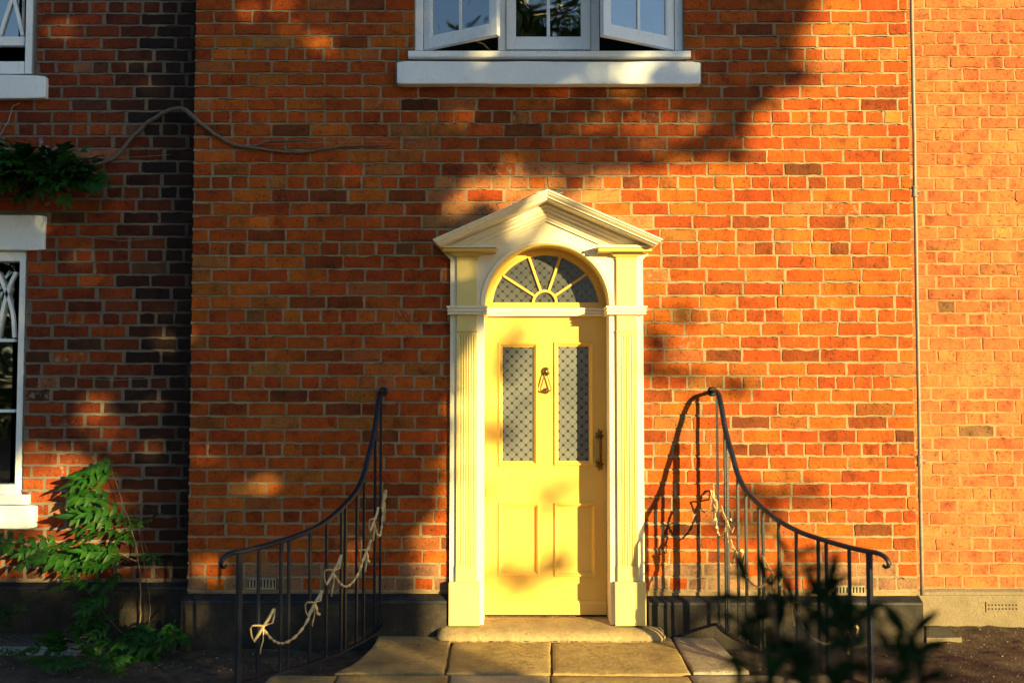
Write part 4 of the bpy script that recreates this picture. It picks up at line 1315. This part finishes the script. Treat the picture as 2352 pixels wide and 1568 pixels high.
# compound leaf: a rachis with opposite pointed leaflets, slightly folded
def compound_leaf(seed, pairs=4):
    r = random.Random(seed)
    v, f = [], []
    def leaflet(base, ang, L, wd, droop):
        d = Vector((math.cos(ang), math.sin(ang), 0)); n = Vector((-math.sin(ang), math.cos(ang), 0))
        o = len(v)
        prof = [(0.0, 0.06), (0.22, 0.8), (0.42, 1.0), (0.62, 0.72), (0.8, 0.46), (1.0, 0.0)]
        for q, w_ in prof:
            zc = -droop*q*q*L
            wob = 1 + r.uniform(-.12, .12)
            mid = base + d*(q*L) + Vector((0, 0, zc))
            v.append(tuple(mid + n*(w_*wd*wob) + Vector((0, 0, 0.16*w_*wd)))); v.append(tuple(mid)); v.append(tuple(mid - n*(w_*wd*wob) + Vector((0, 0, 0.16*w_*wd))))
        for k in range(len(prof) - 1):
            a = o + k*3
            f.append((a, a+1, a+4, a+3)); f.append((a+1, a+2, a+5, a+4))
    for i in range(pairs):
        q = 0.22 + 0.66*i/(pairs - 1)*0.95
        b = Vector((q, 0, -0.18*q*q))
        L = 0.36*(1 - 0.25*abs(q - 0.5))*r.uniform(.85, 1.1)
        for s in (-1, 1):
            leaflet(b, s*math.radians(r.uniform(38, 62)), L, L*0.235, r.uniform(.1, .5))
    leaflet(Vector((0.88, 0, -0.15)), r.uniform(-.15, .15), 0.42, 0.075, 0.3)
    o = len(v)
    for q in (0.0, 0.45, 0.9):
        z = -0.18*q*q
        v.extend([(q, -.008, z), (q, .008, z), (q, 0, z + .012)])
    for k in range(2):
        a = o + 3*k
        f.extend([(a, a+1, a+4, a+3), (a+1, a+2, a+5, a+4), (a+2, a, a+3, a+5)])
    me = bpy.data.meshes.new('leaf')
    me.from_pydata(v, [], f)
    me.materials.append(M['vine_leaf'])
    return me
CLEAF = [compound_leaf(s, 3 + s % 3) for s in range(6)]
def place_leaf(parent, pos, direction, scale, roll, meshes=CLEAF, rnd=R):
    d = Vector(direction).normalized()
    up = Vector((0, -0.55, 0.83))
    y = up.cross(d)
    if y.length < 0.1: y = Vector((0, 1, 0)).cross(d)
    y.normalize(); z = d.cross(y)
    rot = Matrix((d, y, z)).transposed().to_4x4() @ Matrix.Rotation(roll, 4, 'X')
    o = bpy.data.objects.new('leaf', rnd.choice(meshes))
    COL.objects.link(o)
    o.parent = parent
    o.matrix_parent_inverse = Matrix.Translation(-Vector(parent.location))
    o.matrix_basis = Matrix.Translation(pos) @ rot @ Matrix.Scale(scale, 4)
rl = random.Random(3)
for k in range(170):
    px = rl.uniform(-70, 172); py = 388 + rl.uniform(-40, 38)*(1 - max(0, px - 60)/220) + (8 if px > 120 else 0)
    p = W(px, py, YL - rl.uniform(0.04, 0.24))
    dirx = (px - 70)/110 + rl.uniform(-.6, .6)
    place_leaf(vine, p, (dirx, -0.5 + rl.uniform(-.3, .1), rl.uniform(-.45, .45)), rl.uniform(.18, .29), rl.uniform(-.5, .5), rnd=rl)
for k in range(26):
    m = MB()
    c = W(rl.gauss(128, 22), rl.gauss(345, 5), YL - .18) if k % 2 else W(rl.gauss(105, 10), rl.gauss(350, 7), YL - .2)
    for j in range(1):
        s_ = rl.uniform(.007, .012)
        th = rl.uniform(0, 6)
        a = Vector((math.cos(th)*s_, rl.uniform(-.004, .004), math.sin(th)*s_)); b = Vector((-a.z, .004, a.x))
        m.add([c - a - b, c + a - b, c + a + b, c - a + b], [(0, 1, 2, 3)])
    m.build('flower', 'flower', vine, fixn=False)

# climber at the foot of the wing
cl = thing('climbing_plant', W(330, 1470, YL - .1), 'sprawling green climber with long leaflets below the lower arched window', 'climbing plant')
stems = [([wv(318, 1475, YL-.08), wv(322, 1380, YL-.10), wv(318, 1280, YL-.10), wv(290, 1180, YL-.10), wv(262, 1095, YL-.10), wv(250, 1055, YL-.12)], [.006, .006, .005, .004, .003, .002]),
         ([wv(318, 1290, YL-.10), wv(250, 1262, YL-.12), wv(160, 1255, YL-.12), wv(60, 1262, YL-.12), wv(-40, 1275, YL-.12)], [.004, .004, .003, .003, .002]),
         ([wv(330, 1480, YL-.10), wv(345, 1400, YL-.15), wv(332, 1300, YL-.15), wv(322, 1230, YL-.15), wv(308, 1165, YL-.15)], [.003, .002, .002, .0015, .001]),
         ([wv(310, 1480, YL-.08), wv(250, 1420, YL-.1), wv(190, 1340, YL-.1), wv(150, 1290, YL-.1)], [.004, .003, .003, .002]),
         ([wv(368, 1331, YL-.12), wv(352, 1310, YL-.12), wv(340, 1270, YL-.12), wv(320, 1210, YL-.12)], [.001, .001, .0012, .0015])]
for i, (c, r_) in enumerate(stems):
    rough_tube(c, r_, 36, 5, .012, 20 + i).build('stem', 'wood', cl)
spots = []
def sp(n, x0, x1, y0, y1, dirs, s0, s1, dep=(0.08, 0.26)):
    for k in range(n):
        spots.append((rl.uniform(x0, x1), rl.uniform(y0, y1), rl.uniform(*dep), rl.choice(dirs), rl.uniform(s0, s1)))
LD = [(-1, -.35, -.05), (-1, -.3, -.28), (-.9, -.6, .12), (-.75, -.7, -.3)]
RD = [(.7, -.6, -.2), (-.2, -.9, -.3), (-.5, -.8, .2), (.4, -.7, .3)]
sp(5, 225, 285, 1050, 1090, LD + RD, .13, .19)
sp(7, 240, 300, 1085, 1150, LD, .17, .26)
sp(8, 225, 330, 1150, 1230, LD, .18, .26)
sp(7, 270, 345, 1170, 1290, RD, .13, .2)
sp(9, 180, 320, 1225, 1300, LD, .18, .27)
sp(8, 20, 160, 1235, 1275, LD + [(-.5, -.5, -.5)], .14, .22)
sp(6, 180, 300, 1275, 1330, LD, .13, .2)
sp(4, 255, 330, 1330, 1390, LD, .14, .2)
sp(5, 200, 300, 1380, 1430, LD, .12, .18)
sp(22, 250, 415, 1420, 1500, RD + [(-.6, -.6, .1), (0, -.5, .8), (.3, -.6, .6)], .13, .22, (0.15, 0.5))
sp(12, 120, 290, 1440, 1520, RD + [(0, -.5, .8), (-.4, -.5, .6)], .12, .2, (0.15, 0.5))
sp(6, -20, 60, 1375, 1430, [(0, -.6, .6), (.5, -.6, .3), (-.5, -.6, .2)], .12, .18, (0.1, 0.3))
for px, py, dp, d, s in spots:
    p = W(px, py, YL - dp)
    if p.z < 0.03: p = G(px, py, 0.05)
    place_leaf(cl, p, (d[0] + rl.uniform(-.3, .3), d[1], d[2] + rl.uniform(-.3, .3)), s*1.12, rl.uniform(-.5, .5), rnd=rl)
# small seedlings on the soil
for i, (px, py, lb) in enumerate(((35, 1510, 'small leafy seedling in front of the whitewashed kerb'), (152, 1538, 'low green seedling on bare soil, middle of the three small ones'), (255, 1535, 'broad leaved seedling on bare soil nearest the railing'))):
    base = G(px, py + 12, 0.01)
    s_ = thing('seedling', base, lb, 'seedling', 'seedlings on the bare soil')
    MB().tube([base, base + Vector((0.005, 0, 0.04)), base + Vector((0, 0, 0.07))], [.003, .002, .0015], 5).build('stem', 'vine_leaf', s_)
    for k in range(6):
        th = k*1.05 + rl.uniform(-.3, .3)
        place_leaf(s_, base + Vector((0, 0, rl.uniform(.03, .07))), (math.cos(th), math.sin(th)*.8 - .2, rl.uniform(.1, .6)), rl.uniform(.08, .13), rl.uniform(-.4, .4), rnd=rl)

# ------------------------------------------------------------------ out-of-focus shrub close to the camera
shr = thing('evergreen_shrub', (0.62, -4.45, 0.0), 'dark evergreen shrub close to the camera in front of the right railing', 'shrub')
def lance(seed):
    r = random.Random(seed)
    v, f = [], []
    prof = [(0, .05), (.15, .35), (.35, .85), (.55, 1.0), (.75, .75), (.9, .38), (1, 0)]
    for q, w_ in prof:
        z = 0.10*math.sin(q*2.6) - .12*q*q*r.uniform(.6, 1.4)
        v += [(q, w_*.125, z + .03*w_), (q, 0, z), (q, -w_*.125, z + .03*w_)]
    for k in range(6):
        a = 3*k
        f += [(a, a+1, a+4, a+3), (a+1, a+2, a+5, a+4)]
    me = bpy.data.meshes.new('shrub_leaf'); me.from_pydata(v, [], f); me.materials.append(M['shrub_leaf'])
    return me
LANCE = [lance(i) for i in range(5)]
tips = [(1812, 1268, 1.95, 7), (1850, 1300, 1.9, 8), (1765, 1345, 1.85, 11), (1820, 1350, 1.95, 12), (1890, 1350, 1.9, 13), (1930, 1400, 1.85, 13), (1860, 1420, 1.8, 13), (1780, 1410, 1.9, 10),
        (1955, 1460, 1.85, 13), (1885, 1490, 1.8, 13), (1800, 1480, 1.9, 8), (2088, 1450, 1.9, 9), (2055, 1500, 1.85, 11), (2110, 1530, 1.9, 10), (1990, 1540, 1.8, 13), (1900, 1560, 1.8, 13), (1760, 1560, 1.75, 8), (2050, 1570, 1.8, 10), (1930, 1330, 1.95, 6), (1905, 1440, 1.9, 12), (1840, 1540, 1.85, 12), (1705, 1395, 1.9, 11), (1725, 1345, 1.9, 9), (1690, 1548, 1.7, 7), (1740, 1450, 1.85, 10), (1960, 1380, 1.95, 9)]
basep = Vector((0.62, -4.45, 0.0))
for i, (px, py, dist, n) in enumerate(tips):
    p = W(px, py, -D + dist)
    mid = lerp(basep, p, .55) + Vector((rl.uniform(-.03, .03), rl.uniform(-.03, .03), .05))
    rough_tube([basep + Vector((rl.uniform(-.03, .03), rl.uniform(-.03, .03), 0)), mid, lerp(mid, p, .6) + Vector((0, 0, .01)), p], [.011, .007, .004, .002], 14, 5, .01, 50 + i).build('stem', 'wood', shr)
    for k in range(max(4, int(n*0.68))):
        th = rl.uniform(0, 2*math.pi)
        el = rl.uniform(-.2, 1.2)
        q = p - Vector((0, 0, rl.uniform(0, .05)))
        place_leaf(shr, q, (math.cos(th)*math.cos(el), math.sin(th)*math.cos(el), math.sin(el)), rl.uniform(.058, .088), rl.uniform(-.6, .6), LANCE, rl)
    for k in range(4):      # leaves lower on the stem
        q = lerp(p, mid, rl.uniform(.2, 1))
        th = rl.uniform(0, 2*math.pi)
        place_leaf(shr, q, (math.cos(th), math.sin(th), rl.uniform(-.2, .6)), rl.uniform(.05, .075), rl.uniform(-.6, .6), LANCE, rl)
q = W(1735, 1530, -D + 1.7)
place_leaf(shr, W(1760, 1530, -D + 1.7), (-1, 0, .06), .085, .3, LANCE, rl)

# ------------------------------------------------------------------ grit and leaf litter
m = MB()
rg = random.Random(9)
def chip(m, c, s, r):
    a = r.uniform(0, 6.28); e = r.uniform(.5, 1)
    ca, sa = math.cos(a)*s, math.sin(a)*s
    v = [(c[0]+ca, c[1]+sa, c[2]), (c[0]-sa*e, c[1]+ca*e, c[2]), (c[0]-ca, c[1]-sa, c[2]), (c[0]+sa*e, c[1]-ca*e, c[2]), (c[0]+r.uniform(-.3, .3)*s, c[1]+r.uniform(-.3, .3)*s, c[2]+s*r.uniform(.4, .9))]
    m.add(v, [(0, 1, 4), (1, 2, 4), (2, 3, 4), (3, 0, 4)])
for k in range(5200):
    x, y = rg.uniform(-3.4, 3.6), -rg.random()**1.2*1.6 + 0.22
    if -0.062 < y and XA < x < XB + .05: continue
    if -0.8 - max(0, -y - .3)*.75 < x < 1.26 + max(0, -y - .3)*.75 and y > -4: continue
    chip(m, (x, y, soil_z(x, y) - .001), rg.choice((.003, .004, .005, .006, .007, .010)), rg)
tag(m.build('grit', 'grit', None, fixn=False), 'small loose stones and grit scattered over the dark soil', 'grit', kind='stuff')
m = MB()
def dryleaf(m, c, s, r):
    a = r.uniform(0, 6.28)
    d = Vector((math.cos(a), math.sin(a), r.uniform(-.2, .3)))*s; n = Vector((-math.sin(a), math.cos(a), r.uniform(-.3, .3)))*s*.4
    c = Vector(c)
    m.add([c - d, c + n + Vector((0, 0, s*.25)), c + d, c - n + Vector((0, 0, s*.2))], [(0, 1, 2), (0, 2, 3)])
for k in range(230):
    t = rg.random()
    if t < .5: c = (rg.uniform(-.5, .98), rg.gauss(-.205, .012), ZFL + .006)
    elif t < .62: c = (rg.uniform(-.15, .6), rg.uniform(.12, .17), ZSTEP + .008)
    elif t < .8: c = (rg.uniform(-.8, 1.3), -rg.uniform(.2, .9), ZFL + .008)
    else: 
        x, y = rg.uniform(2.4, 3.6), rg.uniform(-.3, .2); c = (x, y, soil_z(x, y) + .006)
    dryleaf(m, c, rg.uniform(.006, .016), rg)
tag(m.build('leaf_litter', 'litter', None, fixn=False), 'crumbs of dry brown leaf litter along the foot of the doorstep', 'leaf litter', kind='stuff')

# ------------------------------------------------------------------ garden trees behind the camera; crowns shaped to cast the wanted shade
def soft(px, py, e):
    cx, cy, rx, ry, val = e[:5]
    d = math.hypot((px - cx)/rx, (py - cy)/ry)
    return max(0.0, min(1.0, (1.2 - d)/0.4))
EDGE = [(-500, 1950), (0, 1900), (30, 1852), (60, 1842), (105, 1832), (122, 1815), (145, 1845), (180, 1860), (200, 1792), (240, 1772), (268, 1720), (300, 1738), (330, 1692), (360, 1655), (380, 1500), (398, 1330), (415, 1050), (458, 1042), (480, 1145),
        (560, 1150), (640, 1125), (740, 1110), (800, 1045), (1000, 1035), (1160, 1028), (1190, 965), (1330, 960), (1370, 905), (1460, 890), (1500, 800), (1800, 760)]
PATCH = [  # (x, y, rx, ry, shade 0..1) measured on the wall
    (1046, 274, 34, 18, .3), (1390, 287, 42, 26, .1), (1315, 288, 24, 22, .25), (1500, 286, 60, 20, .12), (1490, 331, 46, 14, .15), (1570, 300, 40, 18, .35), (1455, 262, 20, 16, .3), (1640, 290, 40, 14, .4), (1215, 302, 45, 20, .98), (1437, 345, 45, 12, .92), (1615, 338, 46, 18, .97), (1300, 364, 55, 14, .95), (1655, 364, 40, 12, .7), (1110, 384, 50, 12, .6),
    
    (1040, 478, 40, 14, .5), (1545, 150, 60, 26, .35),
    (250, 932, 62, 34, .05), (300, 960, 45, 22, .5),
    (150, 1180, 130, 150, .05), (110, 1080, 70, 60, .2), (300, 1250, 60, 60, .3), (120, 1290, 120, 45, .2), (345, 1400, 40, 45, .45), (440, 1420, 26, 40, .3),
    (640, 1115, 80, 24, .6), (700, 935, 60, 26, .75), (640, 1035, 50, 18, .65), (560, 820, 40, 22, .8),
    (40, 560, 40, 14, .6), (130, 480, 40, 10, .5), (60, 760, 18, 120, .6),
    (1222, 800, 50, 62, .85), (1260, 745, 40, 26, .6), (1205, 965, 55, 34, .75), (1285, 925, 45, 55, .55), (1330, 750, 40, 30, .6), (1340, 1125, 40, 36, .5), (1310, 1275, 85, 42, .75), (1230, 1318, 70, 30, .55), (1180, 1140, 30, 24, .3),
    (1030, 965, 24, 40, .85), (1060, 650, 40, 50, .8),
    (1505, 775, 36, 55, .7), (1600, 725, 44, 26, .7), (1560, 850, 50, 22, .4), (1500, 880, 30, 50, .4), (1680, 880, 40, 16, .25), (1540, 1010, 60, 18, .3),
    (1790, 1140, 80, 30, .6), (1700, 1220, 90, 40, .45), (1850, 1290, 70, 40, .5), (1560, 1380, 90, 40, .7), (1560, 1330, 60, 25, .4),
    (1530, 1480, 120, 50, .6), (1130, 1520, 70, 16, .35), (1300, 1560, 70, 20, .3), (880, 1530, 70, 40, .6), (1850, 1480, 200, 60, .7),
    (50, 1190, 60, 50, .55), (40, 1090, 40, 60, .5), (330, 1200, 40, 120, .85), (620, 1540, 60, 25, .3), (420, 1530, 40, 25, .4), (1900, 1600, 300, 60, .8),
]
def shade(px, py):
    xb = interp(EDGE, py)
    wob = 12*mnoise.noise((px*0.011, py*0.013, 3.3)) + 18*mnoise.noise((px*0.03, py*0.034, 8.1)) if py < 1180 else 0
    if 430 < py < 1180: wob *= 0.35
    s = max(0.0, min(1.0, (xb + wob - px)/26 + 0.5))
    if s > 0.9:                                   # thin spots in the crowns
        k = mnoise.noise((px*0.0062, py*0.0085, 1.7)) + 0.5*mnoise.noise((px*0.017, py*0.02, 4.4))
        if k > 0.44: s = lerp(s, 0.62, min(1.0, (k - 0.44)/0.14))
    for e in PATCH:
        k = soft(px, py, e)
        if k > 0: s = lerp(s, e[4], k)
    return s
rt = random.Random(21)
groups = {0: [], 1: [], 2: []}
wx0, wx1, wz0, wz1 = -5.2, 3.4, -1.0, 5.4
N = 42000
for k in range(N):
    wxp, wzp = rt.uniform(wx0, wx1), rt.uniform(wz0, wz1)
    px, py = PX((wxp, 0, wzp))
    if rt.random()*6.2 > -math.log(1 - min(shade(px, py), 0.998)): continue
    gi = 0 if wxp < -2.3 else (1 if wxp < -0.1 else 2)
    cxg = (-3.6, -1.2, 1.0)[gi]
    dep = (16.5, 15.0, 17.0)[gi]
    spread = 1.9*math.sqrt(max(0.05, 1 - ((wxp - cxg)/2.6)**2))
    t = dep + rt.gauss(0, .5)*spread
    groups[gi].append(Vector((wxp, 0, wzp)) + SUN*t)
names = ['broad garden tree behind the camera, left of the three', 'broad garden tree behind the camera, middle of the three', 'broad garden tree behind the camera, right of the three']
def leaf_quad(m, p, L, r):
    d = Vector((r.gauss(0, 1), r.gauss(0, 1), r.gauss(0, 1))).normalized()
    n = d.cross(Vector((r.gauss(0, 1), r.gauss(0, 1), r.gauss(0, 1)))).normalized()
    m.add([p - d*L*.5, p + n*L*.28, p + d*L*.5, p - n*L*.28], [(0, 1, 2, 3)])
for gi, pts in groups.items():
    c = sum(pts, Vector())/len(pts)
    tr = thing('garden_tree', (c.x, c.y, 0.0), names[gi], 'tree', 'garden trees behind the camera')
    m = MB()
    for p in pts: leaf_quad(m, p, rt.uniform(.16, .27), rt)
    m.build('crown', 'tree_leaf', tr, fixn=False)
    lead = Vector(((-3.6, -1.4, -0.9)[gi], 0, 0)) + SUN*(16.5, 15.0, 17.0)[gi]     # trunk placed so its shadow falls inside the shaded wall
    base = Vector((lead.x, lead.y, 0))
    top = Vector((lead.x, lead.y, c.z + 1.0))
    rough_tube([base, lerp(base, top, .35) + Vector((.08, .05, 0)), lerp(base, top, .7), top], [.19, .15, .10, .04], 24, 9, .05, gi + 70).build('trunk', 'bark', tr, smooth=True)
    dark_pts = [p for p in pts if shade(*PX(p - SUN*(p.y/SUN.y))) > .95]
    for k in range(14):
        e = rt.choice(dark_pts)
        s_ = lerp(base, top, rt.uniform(.45, .9))
        rough_tube([s_, lerp(s_, e, .5) + Vector((0, 0, .15)), e], [.05, .03, .012], 10, 5, .05, k).build('limb', 'bark', tr)
# taller trees farther back, seen only as reflections in the window panes
for i, (x, y, zc, rx, rz, n, lb) in enumerate(((0.8, -27, 10.5, 4.6, 6.0, 17000, 'tall tree far behind the camera, opposite the upper window'), (-9, -27, 7.5, 4.2, 4.8, 8000, 'tall round tree far behind the camera, second from the upper window'), (-15.5, -25, 6.5, 4.0, 5, 12000, 'tall dense tree far behind the camera, third from the upper window'), (-20, -10.5, 6.6, 3.4, 3.6, 9000, 'tall spreading tree far to the left of the camera'))):
    tr = thing('tall_tree', (x, y, 0), lb, 'tree', 'tall trees far behind the camera')
    m = MB()
    k = 0
    clumps = [Vector((x + rt.gauss(0, .5)*rx, y + rt.gauss(0, .5)*rx, zc + rt.gauss(0, .48)*rz)) for _ in range(110)]
    for k in range(n):
        c = rt.choice(clumps)
        leaf_quad(m, c + Vector((rt.gauss(0, .5), rt.gauss(0, .5), rt.gauss(0, .42))), rt.uniform(.25, .45), rt)
    m.build('crown', 'tree_leaf', tr, fixn=False)
    rough_tube([(x, y, 0), (x + .2, y, zc*.4), (x - .1, y, zc*.8), (x, y, zc + rz*.6)], [.38, .3, .2, .05], 24, 9, .1, 90 + i).build('trunk', 'bark', tr, smooth=True)
    for k in range(12):
        c = rt.choice(clumps)
        s_ = Vector((x, y, lerp(zc*.4, zc, rt.random())))
        rough_tube([s_, lerp(s_, c, .5) + Vector((0, 0, .3)), c], [.1, .06, .02], 10, 5, .1, k).build('limb', 'bark', tr)
hg = thing('added_hedge', (-10, -31, 0), 'long hedgerow added far behind the camera to darken the lower panes', 'added_hedge')
m = MB()  # row of foliage added to darken reflections in the lower left panes
for k in range(15000):
    leaf_quad(m, Vector((rt.uniform(-34, 7), -31 + rt.gauss(0, .5), 4.4*rt.random()**.9 + rt.gauss(0, .12))), rt.uniform(.3, .5), rt)
m.build('hedge_foliage', 'tree_leaf', hg, fixn=False)
for k in range(20):
    x = -33 + k*2.05
    rough_tube([(x, -31, -.05), (x + .1, -31, 1.5), (x, -31, 3.6)], [.06, .045, .015], 8, 5, .05, 120 + k).build('stem', 'bark', hg)
